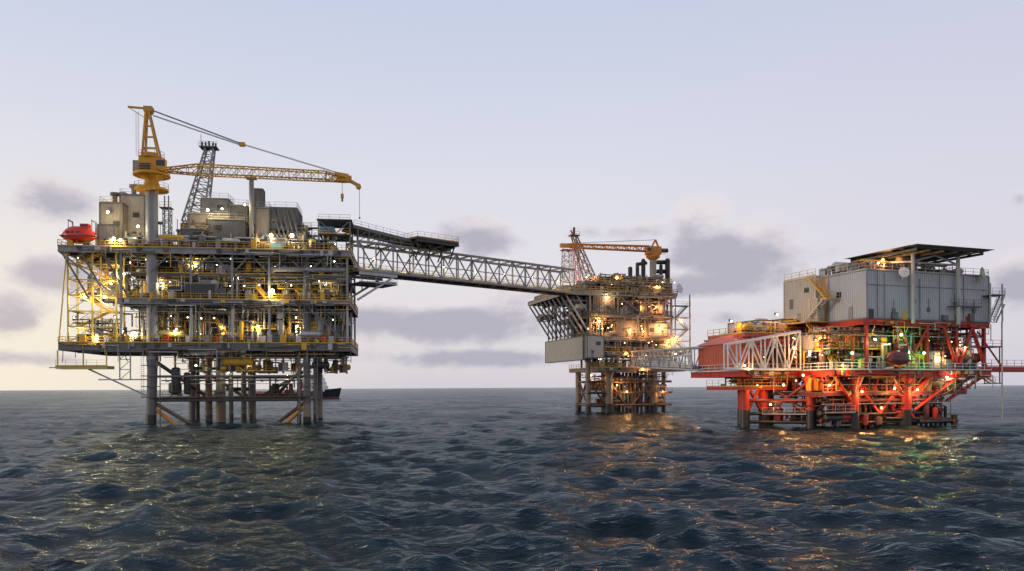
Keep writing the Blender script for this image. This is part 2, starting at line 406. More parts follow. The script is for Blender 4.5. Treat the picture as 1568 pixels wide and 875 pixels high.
for a,z,m in [(0.5,zC,'white_paint'),(2.2,zC,'red_paint'),(6.5,zC,'white_paint'),(10,zC,'light_grey_paint'),(21,zC,'white_paint'),(24,zC,'blue_paint'),(33,zC,'red_paint'),(34.5,zC,'pale_steel'),(-9,zC,'pale_steel'),(12,zC,'red_paint'),(28,zC,'white_paint')]:
    P.box(a,a+1.0,.7,1.4,z+.2,z+1.5,m); P.box(a-.05,a+1.05,.65,1.45,z+1.5,z+1.6,'dark_steel')
P.box(6.5,12.5,.3,1.5,zM+.6,zM+3.2,'grey_steel')
for k in range(11): P.box(6.7+k*.52,7.05+k*.52,.22,.3,zM+.8,zM+3,'dark_steel')
P.vessel((23,.9,zZ+1),(38,.9,zZ+1),.5,'light_grey_paint'); P.box(31,37,3.5,6,zC+.4,zC+4.0,'grey_steel')
for z,x0 in ((zC,-17),(zM,-6),(zU,-17)):
    RA.railing([(x0,B1,z),(x0,.05,z),(39,.05,z),(39,B1,z)],'yellow_paint',t=.075)
RA.railing([(-4,1.2,zZ),(38.5,1.2,zZ)],'yellow_paint')
for _ in range(16):
    a=U(-3,34);z=random.choice([zC+U(2.4,4.5),zM+2.4]);b=U(.8,3);l=U(2,5)
    RA.box(a,a+l,b,b+1,z,z+.08,'grating'); RA.railing([(a,b,z),(a+l,b,z)],'yellow_paint')
    zb=zC if z<zM else zM
    RA.stair((a+l+ (z-zb)*.8,b+.5,zb),(a+l,b+.5,z),.8,'yellow_paint') if a+l+(z-zb)*.8<38 else None
for a in (-15.5,-11,-6.6):
    for b in (1,5.5): RA.beam((a,b,zC),(a,b,zU-1.2),.3,.3,'pale_yellow_paint')
k=0; z=zC
while z<zU-3:
    RA.box(-15.6,-14,1,5.5,z,z+.12,'pale_yellow_paint'); RA.box(-8,-6.5,1,5.5,z,z+.12,'pale_yellow_paint')
    RA.railing([(-15.6,1,z),(-14,1,z)],'pale_yellow_paint'); RA.railing([(-8,1,z),(-6.6,1,z)],'pale_yellow_paint')
    RA.beam((-15.5,1,z),(-6.6,1,z),.2,.22,'pale_yellow_paint')
    RA.beam((-15.5,5.5,z),(-6.6,1+4.5,z),.2,.22,'pale_yellow_paint')
    if k%2: RA.stair((-14,1.8,z),(-8,1.8,z+3.1),1.0,'yellow_paint')
    else: RA.stair((-8,3.4,z),(-14,3.4,z+3.1),1.0,'yellow_paint')
    RA.beam((-15.5,.95,z),(-11,.95,z+3.1),.12,.12,'pale_steel'); RA.beam((-11,.95,z+3.1),(-6.6,.95,z),.12,.12,'pale_steel')
    z+=3.1;k+=1
for a in (-16.5,-13,-9): S.beam((a,.6,zU-1.2),(a+5,.6,zM),.3,.3,'grey_steel')
S.beam((-17,0.5,zC),(-15.5,.5,zU-1),.22,.22,'pale_yellow_paint')
S.beam((-16.8,.5,zU-1.2),(-5.8,.5,zM),.35,.35,'light_grey_paint'); S.beam((-16.8,20,zU-1.2),(-5.8,20,zM),.35,.35,'light_grey_paint')
RA.deck(-17.5,-8,0,4,11.7,.5,'pale_yellow_paint'); RA.railing([(-17.5,0,11.7),(-8,0,11.7)],'pale_yellow_paint')
for a in (-17.2,-12.5,-8.2): RA.beam((a,.3,11.7),(a,.3,zC-1.6),.2,.2,'pale_yellow_paint')
for a in (-6,-4): 
    RA.beam((a,1,zC-1.6),(a,1,9),.2,.2,'pale_steel')
for z in (9,11,13): RA.beam((-6,1,z),(-4,1,z),.15,.15,'pale_steel'); RA.beam((-6,1,z),(-4,1,z+1.8),.12,.12,'pale_steel')
S.beam((-12,1,11.2),(-.8,1.4,5.6),.3,.3,'pale_steel'); S.beam((-10,1,9),(-1,1.4,9),.25,.25,'pale_steel')
RA.beam((-19,1,11.4),(-17,1,11.4),.2,.2,'pale_steel')
P.box(34,36.5,1,3,zC-3.2,zC-1.8,'dark_steel'); P.pipe((36.5,2,zC-3),(38.5,2,zC-2),.25,'dark_steel')
def mod(u0,v0,u1,v1,b,d,mat,**k):
    p=L.pt(u0,v1,b);q=L.pt(u1,v0,b); module(T,p.x,q.x,b,b+d,max(zU+.02,p.z) if v1<372 else zU+.02,q.z,mat,**k); return p.x,q.x,q.z
mod(153,312,188,378,4,8,'tan_panel',rail='yellow_paint'); mod(184,300,222,378,7,8,'cream_panel',rail='pale_steel'); mod(150,345,175,378,2,2,'tan_panel')
for u in (176,205):
    p=L.pt(u,312 if u<180 else 300,8)
    for k in (0,1.6): T.lathe((p.x+k,8,p.z),(p.x+k,8,p.z+2.2),[(0,.5),(.7,.5),(.75,.9),(1,.9)],'tan_panel',12)
mod(277,352,312,378,2,6,'grey_steel',rail='yellow_paint')
mod(288,330,352,378,6,8,'tan_panel',rail='pale_steel'); mod(308,306,350,332,8,6,'light_grey_paint',rail='pale_steel')
mod(320,338,375,378,3.5,5,'grey_steel',rail='pale_steel'); mod(352,316,378,350,7,6,'grey_steel',rail='pale_steel')
mod(390,290,402,330,6,2.5,'grey_steel',louvre=False); mod(392,320,412,378,4,6,'tan_panel',rail='pale_steel')
mod(404,320,455,352,5,8,'grey_steel',rail='pale_steel')
mod(415,366,437,378,1,2.5,'blue_paint',louvre=False); mod(440,355,468,378,4,4,'tan_panel'); mod(470,368,490,384,2,3,'grey_steel')
mod(290,365,335,380,1,1.5,'dark_steel',louvre=False)
for u in range(418,452,7):
    p=L.pt(u,320,4.5);q=L.pt(u+12,366,2); T.beam(p,q,.25,.25,'grey_steel')
p=L.pt(385,275,3); T.pipe((p.x,3,zU),(p.x,3,p.z),.48,'light_grey_paint',12); T.box(p.x-1,p.x+1,2.4,3.6,p.z,p.z+.4,'grey_steel')
for u,v in ((258,300),(252,300)):
    p=L.pt(u,v,3); T.pipe((p.x,3,zU),p,.12,'grey_steel')
p0=L.pt(250,318,3); T.lattice((p0.x+.5,4,zU),(p0.x+.5,4,p0.z),(1.4,1.4),(1.4,1.4),7,'grey_steel',.08,.05); T.box(p0.x-.8,p0.x+1.5,3,5,p0.z,p0.z+.12,'grating'); T.railing([(p0.x-.8,3,p0.z),(p0.x+1.5,3,p0.z)],'yellow_paint')
clutter(T,-6,36,.8,24,zU,zU+3.4,190,palL+['cream_panel','tan_panel','pale_steel','dark_steel'],racks=2)
clutter(T,6,30,5,20,zU+2,zU+6.8,70,palL+['dark_steel'],racks=2)
clutter(T,10,26,8,16,zU+6,zU+9.2,22,palL,racks=1)
for _ in range(26):
    a=U(-9,36);b=U(1,20);h=U(3,9.5 if a<28 else 5); T.pipe((a,b,zU),(a,b,zU+h),U(.04,.14),random.choice(['grey_steel','dark_steel','pale_steel']),6)
    if R()<.3: T.box(a-.4,a+.4,b-.4,b+.4,zU+h,zU+h+.5,'grey_steel')
for _ in range(14):
    a=U(8,27);b=U(4,12);z=U(zU+2.6,zU+7);l=U(2,6); T.box(a,a+l,b,b+1.4,z,z+.1,'grating'); T.railing([(a,b,z),(a+l,b,z)],random.choice(['yellow_paint','pale_steel']))
    for q in (0,1): T.beam((a+l*q,b,zU),(a+l*q,b,z),.16,.16,'grey_steel')
q0=L.pt(488,337,1);q1=L.pt(536,337,1)
for b in (1,8):
    for a in (q0.x,q1.x): T.beam((a,b,zU),(a,b,q0.z),.35,.35,'grey_steel')
    T.beam((q0.x,b,q0.z),(q1.x,b,q0.z),.35,.45,'dark_steel'); T.beam((q0.x,b,zU+3.4),(q1.x,b,zU+3.4),.25,.3,'grey_steel')
    T.beam((q0.x,b,q0.z),((q0.x+q1.x)/2,b,zU+3.4),.2,.2,'grey_steel'); T.beam((q1.x,b,q0.z),((q0.x+q1.x)/2,b,zU+3.4),.2,.2,'grey_steel')
T.box(q0.x-.4,q1.x+.4,.6,8.4,q0.z,q0.z+.15,'grating'); T.railing([(q0.x,.8,q0.z),(q1.x,.8,q0.z)],'grey_steel'); T.box(q0.x+.2,q0.x+3,1.5,7,zU+3.6,zU+5.2,'blue_paint')
RA.box(q0.x,q1.x,.5,8,zU+3.4,zU+3.5,'grating')
RA.railing([(q0.x,.3,zU+3.5),(q1.x,.3,zU+3.5)],'yellow_paint')
for u,v,b,pw,r in [(174,366,.8,450,.42),(184,368,.8,350,.3),(211,347,2,450,.3),(318,322,3.5,450,.3),(340,320,3.5,300,.2),(415,361,.8,600,.45),(447,361,.8,600,.45),(165,325,2.5,250,.3),(375,314,3,200,.2),
                 (417,446,.4,900,.5),(250,435,3,700,.22),(300,405,3,600,.2),(190,420,3,700,.22),(365,425,4,500,.18),(500,440,4,450,.2),(160,455,1,600,.25),(130,455,3,800,.25),(170,435,3,700,.2),
                 (395,500,2,600,.2),(270,505,2,600,.22),(340,500,3,700,.2),(455,500,3,600,.22),(205,510,2,700,.22),(150,515,1,600,.22),(485,505,3,450,.2),(125,500,4,600,.2),(235,595,5,120,.2),(382,555,5,550,.22),(350,570,8,300,.2),(440,575,5,300,.2),(300,560,6,300,.2)]:
    lamp(F,eL,L.pt(u,v,b),'warm',pw,r=r)
for a in np.arange(-14,38,2.6):
    for z in (zC+5.2,zC+2.4,zM+3.6,zZ+2.6,zU+2.2):
        if R()<.6: lamp(F,eL,(a+U(-1,1),U(.6,7),z+U(-.5,.5)),'warm',0,r=U(.08,.15),light=False)
for A in (S,P,T,RA,F): A.build()

lifeboat(L,L.pt(121,363,1.0),6.6,'lifeboat_red')
e=L.empty('lattice_tower'); A=Acc('tower',e)
p=L.pt(298,345,12);q=L.pt(322,228,12); A.lattice(p,q,(4.2,4.2),(1.6,1.6),11,'light_grey_paint',.2,.09)
A.box(q.x-2,q.x+1.6,10.6,13.4,q.z,q.z+.2,'dark_steel'); A.railing([(q.x-2,10.6,q.z),(q.x+1.6,10.6,q.z)],'grey_steel')
for k in range(5): A.pipe((q.x-1.6+k*.7,12,q.z),(q.x-1.6+k*.7+U(-.1,.1),12,q.z+U(.8,1.6)),.2,'dark_steel')
A.pipe((q.x-1.9,12,q.z),(q.x-1.9,12,q.z+3),.06,'dark_steel')
A.box(p.x-2.3,p.x+2.3,9.7,14.3,zU,p.z,'grey_steel'); A.build()
e=L.empty('pedestal_crane'); A=Acc('crane_house',e)
y=1.6; m='crane_yellow'
A.lathe((0,y,46.6),(0,y,49.6),[(0,1.15),(.1,1.9),(.3,1.6),(.7,1.25),(1,2.4)],m,18)
A.lathe((0,y,46.7),(0,y,46.9),[(0,3.2),(1,3.2)],'crane_yellow',16)
def ring(A,y,z,r,m):
    pts=[(r*math.cos(t*math.pi/6),y+r*math.sin(t*math.pi/6),z) for t in range(13)]; A.railing(pts,m,step=1.5)
ring(A,y,46.9,3.2,m)
A.lathe((0,y,49.6),(0,y,49.9),[(0,3.5),(1,3.5)],m,16); ring(A,y,49.9,3.4,m)
A.box(-2,1.8,y-1.6,y+1.8,49.9,53.2,m); A.box(1.2,3.2,y-2.6,y-1.0,50.2,52.5,m); A.box(1.6,3.25,y-2.65,y-2.6,51.1,52.2,'glass_dark')
A.box(-3.2,-2,y-1.2,y+1.4,50.2,52.4,'tan_panel'); A.box(-1.8,.2,y-1.7,y-1.6,50.6,51.8,'dark_steel')
A.lathe((-.2,y,53.2),(-.2,y,54.2),[(0,2),(1,1.2)],m,8); ring(A,y,53.2,2.4,m)
for sy in (-1,1):
    A.beam((-1.5,y+sy,53),(-.9,y+sy*.5,62.4),.35,.45,m); A.beam((1.6,y+sy,53),(-.4,y+sy*.5,62.4),.3,.35,m)
for z in (55,57.2,59.4,61): 
    k=(z-53)/9.4; A.beam((-1.5+.6*k,y-1+.5*k,z),(1.6-2*k,y-1+.5*k,z),.25,.3,m); A.beam((-1.5+.6*k,y-1+.5*k,z),(-1.5+.6*k,y+1-.5*k,z),.25,.3,m)
A.box(-1.3,.3,y-.8,y+.8,62.4,63.4,m); A.beam((-4.4,y,63.3),(-.8,y,63.1),.35,.35,m); A.beam((-4.3,y,63.2),(-1.2,y,61.2),.12,.12,m); A.pipe((-.4,y-.7,62.6),(-.4,y+.7,62.6),.6,m,12)
A.ladder((-2.1,y-1.8,53.2),62,'yellow_paint')
A.lattice((2.6,y,50.9),(9,y,51.2),(1.4,.6),(1.8,1.9),3,m,.14,.07); A.lattice((9,y,51.2),(34,y,50.7),(1.8,1.9),(1.8,1.7),17,'yellow_paint',.13,.06); A.lattice((34,y,50.7),(38,y,50.1),(1.8,1.6),(1.2,.8),3,m,.14,.09)
A.box(36.2,39.2,y-.5,y+.5,49.6,50.9,m); A.beam((35.8,y,51.4),(38.6,y,51.0),.9,.5,m); A.beam((38,y,50.4),(40.8,y,48.9),.8,.6,m); A.pipe((40.6,y-.5,48.8),(40.6,y+.5,48.8),.55,m,12)
A.beam((5,y-1,50.3),(34,y-1,49.9),.3,.12,'grey_steel')
for dy in (-.35,.35):
    A.pipe((-.4,y+dy,63),(17.2,y+dy,56.8),.07,'dark_steel',5); A.pipe((.2,y+dy,61.8),(17.2,y+dy,56.5),.06,'dark_steel',5); A.pipe((17.8,y+dy,56.6),(37.5,y+dy,51.2),.06,'grey_steel',5)
A.box(16.9,18,y-.5,y+.5,56.3,57,m)
A.pipe((37.3,y,49.8),(37.3,y,47),.05,'dark_steel',5); A.box(37,37.6,y-.2,y+.2,46.3,47.2,m); A.pipe((37.3,y,46.3),(37.3,y,45.6),.18,'dark_steel',6)
A.pipe((40.8,y,48.4),(40.8,y,42.5),.05,'dark_steel',5); A.ball((40.8,y,42.3),.2,'dark_steel')
A.build()

# =================================================================== MID PLATFORM
Mf=Frame(905,205,18)
eM=Mf.empty('offshore_platform')
S=Acc('structure',eM);P=Acc('process_equipment',eM);T=Acc('topside_modules',eM);RA=Acc('railings_and_stairs',eM);F=Acc('floodlight_fixtures',eM)
g='bronze_steel'; m0,m1,m2,m3,m4=12.2,16.3,20.3,26.2,32.3
S.deck(2,28,0,20,m0,.9,g); S.deck(-1,27,0,26,m1,.5,g); S.deck(-1,25,0,26,m2,.8,g); S.deck(0,24.5,0,26,m3,.8,g); S.deck(-7,25.5,0,30,m4,1.1,'tan_panel'); S.deck(2,24,0,22,35,.6,g)
for a in (0,8,16,24):
    for b in (.5,13,25): S.beam((a,b,m0 if a>1 else m1-.6),(a,b,35 if a>1 else m4),.5,.5,g)
S.beam((0,.45,m3),(8,.45,m4-1),.3,.3,g);S.beam((8,.45,m4-1),(16,.45,m3),.3,.3,g);S.beam((16,.45,m3),(24,.45,m4-1),.3,.3,g)
for b in np.arange(1,30,3.2): 
    S.beam((-6.5,b,m4-1.3),(0,b,m2+1),.4,.4,'pale_steel'); S.beam((-3.5,b,m4-1.3),(0,b,m3),.22,.22,'pale_steel')
    S.beam((-.6,b,m4-1.3),(-.6,b,m2),.25,.25,'grey_steel')
module(T,-1.8,-1.05,1,29,14.2,m2+.1,'cream_panel',louvre=False); module(T,-1.6,3.2,-1.2,-.1,14.6,m2+.1,'cream_panel')
T.box(-1,27,9,9.3,m1,m4-1.3,'dark_steel')
palM=['bronze_steel','rust_brown','tan_panel','grey_steel','dark_steel','cream_panel','bronze_steel','pale_steel','tan_panel']
clutter(P,2,26,1,18,m0,m1-.7,80,palM,racks=2); clutter(P,0,25,.6,20,m1,m2-.9,110,palM,racks=2); clutter(P,0,24,.6,22,m2,m3-.9,170,palM,racks=3)
clutter(P,0,24,.6,22,m3,m4-1.2,170,palM,racks=3); clutter(P,3,23,.6,20,m4,35-.7,120,palM,racks=2); clutter(P,3,23,.6,20,35,37.2,70,palM,racks=1)
clutter(P,-6,3,1,28,m4,m4+1.8,50,palM,racks=1); clutter(P,-5,0,1,28,m3,m4-1.3,30,palM,racks=1)
for z,h in ((m0,.9),(m1,.5),(m2,.8),(m3,.8),(m4,1.1),(35,.6)): S.fringe(2,24,0,z,h,palM,40)
module(T,8,14,.6,6,m2+.1,m3-1,'tan_panel'); module(T,17,23,.6,6,m2+.1,m3-2,'cream_panel'); module(T,6,13,2,8,m4,m4+2.2,'tan_panel'); module(T,1,7,.3,5,m3,m4-1.4,'rust_brown'); module(T,12,20,4,9,35,37.0,'rust_brown')
module(T,-5.5,3,8,28,m4,m4+1.2,'tan_panel',louvre=False)
for z,x0,x1 in ((m0,2,28),(m1,-1,27),(m2,-1,25),(m3,0,24.5),(m4,-7,25.5),(35,2,24)):
    RA.railing([(x0,20,z),(x0,0,z),(x1,0,z),(x1,20,z)],'yellow_paint' if z>30 or R()<.4 else g,t=.08)
for i in range(5):
    z=m1+i*3.2; RA.box(25.2,30,.5,3,z,z+.12,'grating'); RA.railing([(25.2,.5,z),(30,.5,z)],'pale_steel')
    if i<4: RA.stair((26 if i%2 else 29.5,1.5,z),(29.5 if i%2 else 26,1.5,z+3.2),.9,'pale_steel')
for a in (25.3,29.8): RA.beam((a,.6,m0),(a,.6,m4),.25,.25,g)
for a,b,r in [(0.5,3,.7),(6,2,1.05),(20,3,.95),(24,5,.55),(4,18,.8),(10,14,.7),(16,18,.9),(26,18,.9)]:
    S.pipe((a,b,-8),(a,b,m0-.8 if a>1 else m1-.5),r,'bronze_steel',14); S.pipe((a,b,-8),(a,b,2.6),r+.04,'splash_zone',14)
for a in np.arange(8,19,1.1):
    for b in (4,6.5,9): S.pipe((a,b,-8),(a+U(-.1,.1),b,m0-1),.32,random.choice(['dark_steel','splash_zone','rust_brown']),8)
for z in (2.2,5.5,8.5):
    S.pipe((0,2.4,z),(25,2.4,z),.3,'rust_brown'); S.pipe((4,18,z),(25,18,z),.3,'rust_brown'); S.pipe((0.5,2.4,z),(4,18,z),.3,'rust_brown')
for p,q in [((0.5,2.5,9),(6,2.5,1)),((6,2.4,9),(12,2.4,1)),((20,2.4,10),(12,2.4,1)),((24,4,10),(20,3,2)),((0.5,3,10),(4,18,1)),((4,18,10),(0.5,3,1))]: S.pipe(p,q,.25,'rust_brown')
S.box(0,25,1.5,2.6,5.5,5.6,'grating'); RA.railing([(0,1.5,5.6),(25,1.5,5.6)],'rust_brown')
clutter(P,1,24,2,14,6,10.5,50,['rust_brown','dark_steel','bronze_steel'],racks=1); clutter(P,1,24,2,12,1.5,5,24,['rust_brown','splash_zone','dark_steel'],racks=0)
for u,v,r in ((965,412,.6),(976,405,.5),(985,400,.6),(1022,400,.7),(1012,408,.5),(930,428,.5),(945,420,.35),(915,425,.3)):
    p=Mf.pt(u,v,6); T.pipe((p.x,6,m4),p,r,'dark_steel' if r>.45 else g,10); T.ball(p,r*1.1,'dark_steel')
p=Mf.pt(976,405,6);q=Mf.pt(990,403,6); T.pipe(p,q,.5,'dark_steel',10)
for v in (384,402,416): 
    p=Mf.pt(1005,v,7);q=Mf.pt(1023,v,7); T.vessel(p,q,.6,'dark_steel')
for u,v,b,pw in [(942,424,2,500),(1003,436,1,700),(898,425,4,500),(918,492,.2,1100),(1012,500,.2,700),(965,505,.2,500),(985,508,.2,500),(1035,517,.2,900),(1022,522,.5,700),(955,540,1,600),(975,470,3,400),(870,432,8,500),(945,590,3,600),(905,575,5,500),(1000,580,4,600),(985,560,0,500),(1040,490,2,400),(930,455,.2,450),(1005,470,.2,450),(960,600,1.5,400),(1015,600,2,400)]:
    lamp(F,eM,Mf.pt(u,v,b),'orange' if R()<.85 else 'warm',pw*1.2,r=.3 if pw>800 else .2)
for _ in range(60): lamp(F,eM,(U(0,26),U(.2,3),random.choice([m0,m1,m2,m3,m4])+U(2,3.2)),'orange',0,r=U(.1,.17),light=False)
for A in (S,P,T,RA,F): A.build()
dish(Mf,Mf.pt(1038,443,2),1.4,(.5,-1,.2))
e=Mf.empty('pedestal_crane'); A=Acc('crane_house',e); m='crane_orange'
p=Mf.pt(1000,430,5); c=Mf.pt(1000,385,5); zt=c.z
A.pipe((p.x,5,m4),(p.x,5,zt-2.5),.9,'tan_panel',14); A.lathe((p.x,5,zt-2.5),(p.x,5,zt-1),[(0,.9),(.5,1.9),(1,1.9)],m,14)
A.box(p.x-1.8,p.x+2,3.8,6.4,zt-1,zt+1.2,m); A.box(p.x-2.6,p.x-1.2,3.2,4.4,zt-1,zt+.8,m); A.box(p.x-2.65,p.x-1.5,3.15,3.2,zt-.3,zt+.6,'glass_dark')
A.railing([(p.x-3,3.2,zt-1),(p.x+2.8,3.2,zt-1)],m)
A.beam((p.x-.5,5,zt+1),(p.x+.8,5,zt+3.2),.4,.4,m);A.beam((p.x+1.8,5,zt+1),(p.x+.8,5,zt+3.2),.4,.4,m)
t=Mf.pt(858,376,5); A.lattice((p.x-1.5,5,zt+.6),(t.x+3,5,t.z),(1.5,1.4),(1.3,.9),14,m,.17,.09); A.box(t.x,t.x+3.4,4.5,5.5,t.z-.5,t.z+.5,m)
A.pipe((p.x+.8,5,zt+3.2),(t.x+2,5,t.z+.6),.06,'dark_steel',5); A.pipe((t.x+.5,5,t.z),(t.x+.5,5,m4+3),.05,'dark_steel',5); A.build()
e=Mf.empty('lattice_tower'); A=Acc('tower',e)
p=Mf.pt(868,432,14);q=Mf.pt(868,384,14); A.lattice(p,q,(2.6,2.6),(2,2),6,'white_paint',.12,.08); A.box(q.x-1.6,q.x+1.6,12.6,15.4,q.z,q.z+.15,'red_paint'); A.railing([(q.x-1.6,12.6,q.z),(q.x+1.6,12.6,q.z)],'red_paint')
p2=Mf.pt(905,432,10);q2=Mf.pt(879,362,10); A.lattice(p2,q2,(2.6,2.6),(1.2,1.2),9,'bronze_steel',.17,.09)
A.box(q2.x-1.3,q2.x+1.3,9,11,q2.z,q2.z+.3,'rust_brown'); A.pipe(q2,q2+Vector((0,0,2.4)),.35,'rust_brown'); A.pipe(q2,q2+Vector((-1,0,1.6)),.2,'red_paint'); A.railing([(q2.x-1.3,9,q2.z),(q2.x+1.3,9,q2.z)],'rust_brown')
A.lattice(Mf.pt(885,432,12),Mf.pt(880,375,11),(1.4,1.4),(1,1),8,'salmon_paint',.1,.06)
A.box(p.x-2,p2.x+2,9,16,m4,m4+.8,g); A.build()

# =================================================================== BRIDGES
def bridge(p1,p2,w,z0,z1,n,mat,rc,rb,rail,lights=0,z0b=None,z1b=None):
    e=wempty('steel_truss_bridge'); A=Acc('truss',e); RL=Acc('walkway',e); FX=Acc('floodlight_fixtures',e)
    p1=V((*p1,0));p2=V((*p2,0));d=(p2-p1).normalized();sd=Vector((-d.y,d.x,0))*(w/2)
    z0b=z0 if z0b is None else z0b; z1b=z1 if z1b is None else z1b
    def q(t,s,top):
        c=p1.lerp(p2,t)+sd*s; c.z=(z1+(z1b-z1)*t) if top else (z0+(z0b-z0)*t); return c
    for s in (-1,1):
        A.pipe(q(0,s,0),q(1,s,0),rc,mat,8); A.pipe(q(0,s,1),q(1,s,1),rc,mat,8)
        for i in range(n+1):
            t=i/n; A.pipe(q(t,s,0),q(t,s,1),rb,mat,6)
            if i<n:
                if i%2: A.pipe(q(t,s,0),q((i+1)/n,s,1),rb,mat,6)
                else: A.pipe(q(t,s,1),q((i+1)/n,s,0),rb,mat,6)
        RL.railing([q(0,s*.9,0)+Vector((0,0,.35)),q(1,s*.9,0)+Vector((0,0,.35))],rail,t=.08)
    for i in range(n+1):
        t=i/n
        for top in (0,1): A.beam(q(t,-1,top),q(t,1,top),.25,.3,mat)
        if i<n: A.beam(q(t,-1,1),q((i+1)/n,1,1),.14,.14,mat); A.beam(q(t,-1,0),q((i+1)/n,1,0),.14,.14,mat)
    for k in range(6):
        s=-.7+k*.2; A.pipe(q(0,s,0)+Vector((0,0,.5+.15*(k%2))),q(1,s,0)+Vector((0,0,.5+.15*(k%2))),U(.1,.24),random.choice(['grey_steel','light_grey_paint','insulation_silver']),7)
    A.hexa([q(0,-.1,0)+Vector((0,0,.2)),q(1,-.1,0)+Vector((0,0,.2)),q(1,.95,0)+Vector((0,0,.2)),q(0,.95,0)+Vector((0,0,.2)),q(0,-.1,0)+Vector((0,0,.3)),q(1,-.1,0)+Vector((0,0,.3)),q(1,.95,0)+Vector((0,0,.3)),q(0,.95,0)+Vector((0,0,.3))],'grating')
    A.pipe(q(0,-1.1,0)+Vector((0,0,2.6)),q(1,-1.1,0)+Vector((0,0,2.6)),.12,'insulation_silver',6)
    for i in range(lights):
        c=q((i+.5)/lights,-.5,0)+Vector((0,0,3)); lamp(FX,e,c,'warm',200,.14)
    A.build();RL.build();FX.build(); return q
bridge((-33.2,163.5),(14.6,204.5),5,31.4,37.4,15,'light_grey_paint',.3,.16,'pale_yellow_paint',7)
e=wempty('landing_deck'); A=Acc('deck',e)
d=V((47.8,41,0)).normalized(); s=V((-d.y,d.x,0)); s.normalize()
def W(t,o,z): 
    c=V((-33.2,163.5,0))+d*t+s*o; return Vector((c.x,c.y,z))
zd=39.3
A.hexa([W(13,-5,zd),W(24,-5,zd),W(27,4,zd),W(12.5,4,zd),W(13,-5,zd+.3),W(24,-5,zd+.3),W(27,4,zd+.3),W(12.5,4,zd+.3)],'grating')
for o in (-5,-2,1,4):
    A.ibeam(W(12.6,o,zd-.4),W(24+(o+5)/3,o,zd-.4),.7,.3,'dark_steel')
for t in (13.5,16.5,20,23.5):
    A.beam(W(t,-4.8,zd-.5),W(t,3.8,zd-.5),.25,.6,'dark_steel')
    for o in (-2.5,2.4): A.beam(W(t,o*1.6,zd-.8),W(t+(2 if t<18 else -2),o,37.4),.25,.25,'grey_steel'); A.beam(W(t,o,zd-.8),W(t,o,37.4),.22,.22,'grey_steel')
for t in (14,17,20,23): A.beam(W(t,-4.8,zd-.7),W(t,-2.5,35),.22,.22,'dark_steel')
A.railing([W(12.5,4,zd+.3),W(13,-5,zd+.3),W(24,-5,zd+.3),W(27,4,zd+.3)],'yellow_paint')
for t in np.arange(15,24,1.6): A.box(*sorted((W(t,3,0).x,W(t,3,0).x+.5)),W(t,3,0).y,W(t,3,0).y+.5,zd+.3,zd+U(.8,1.6),random.choice(['grey_steel','pale_steel','dark_steel']))
for o in (-2.5,2.5):
    A.beam(W(-1,o,40.2),W(13,o,38.9),.25,.45,'grey_steel'); A.beam(W(-1,o,38.4),W(13,o,38.2),.25,.25,'grey_steel')
    for k in range(6): A.beam(W(k*2.6,o,37.4),W(k*2.6,o,40-.1*k),.2,.2,'grey_steel'); A.beam(W(k*2.6,o,38.3),W(k*2.6+2.4,o,39.8-.1*k),.13,.13,'grey_steel')
A.hexa([W(-1,-2.5,40.4),W(13,-2.5,39.1),W(13,2.5,39.1),W(-1,2.5,40.4),W(-1,-2.5,40.5),W(13,-2.5,39.2),W(13,2.5,39.2),W(-1,2.5,40.5)],'grating'); A.railing([W(-1,-2.5,40.5),W(13,-2.5,39.2)],'grey_steel')
A.beam(W(0,-3,30.8),W(9,-3,30.8),.4,.6,'pale_steel');A.beam(W(0,3,30.8),W(9,3,30.8),.4,.6,'pale_steel')
for o in (-3,3): 
    A.beam(W(-.5,o,25.2),W(8,o,30.5),.4,.4,'pale_steel'); A.beam(W(0,o,29),W(8.8,o,29.4),.3,.3,'grey_steel'); A.beam(W(4,o,27.8),W(4,o,30.8),.2,.2,'grey_steel')
A.hexa([W(0,-3.2,28.9),W(9,-3.2,28.9),W(9,3.2,28.9),W(0,3.2,28.9),W(0,-3.2,29),W(9,-3.2,29),W(9,3.2,29),W(0,3.2,29)],'grating'); A.railing([W(0,-3.2,29),W(9,-3.2,29),W(9,3.2,29)],'pale_steel')
A.build()

# =================================================================== RIGHT PLATFORM
Rf=Frame(1328,127,20)
eR=Rf.empty('offshore_platform')
S=Acc('structure',eR);P=Acc('process_equipment',eR);T=Acc('topside_modules',eR);RA=Acc('railings_and_stairs',eR);F=Acc('floodlight_fixtures',eR)
rd='red_paint'; r0,r1,r2=9.6,17.9,25.8
S.deck(-7,27,-.5,22,r0,1.0,rd); S.deck(-18,-6.8,8.5,23.5,r0,.9,rd)
S.deck(-.8,27,-.2,19,r1,.9,rd,sp=2.5)
S.deck(-14,-1,13,24,16.2,.5,'salmon_paint')
for a in (-13.5,-8,-2):
    for b in (13.3,23.5): S.beam((a,b,r0),(a,b,16),.4,.4,rd)
module(T,0,27,0,8.5,r1+.05,r2,'white_panel',rib=.42,frame='light_grey_paint',louvre=False)
for a in (3.5,8.7,15.5,21): T.box(a,a+.12,-.16,-.07,r1+.2,r2-.2,'light_grey_paint')
for a,z in ((5.2,19),(9.6,20.6),(12.8,19.4),(18.6,20.5),(23,19.4)):
    T.box(a,a+.5,-.3,-.07,z,z+.7,'grey_steel'); T.pipe((a+.25,-.2,z+.7),(a+.25,-.2,z+2.2),.05,'grey_steel',5)
T.beam((.2,-.14,r2-2.3),(26.8,-.14,r2-2.3),.08,.1,'light_grey_paint')
T.pipe((2,-.25,r1+.3),(2,-.25,r2),.07,'grey_steel',6);T.pipe((11,-.25,r1+.3),(11,-.25,r2-1),.06,'grey_steel',6)
T.box(17,24,-1.1,-.3,20.3,20.4,'grating'); T.railing([(17,-1.1,20.4),(24,-1.1,20.4)],'grey_steel')
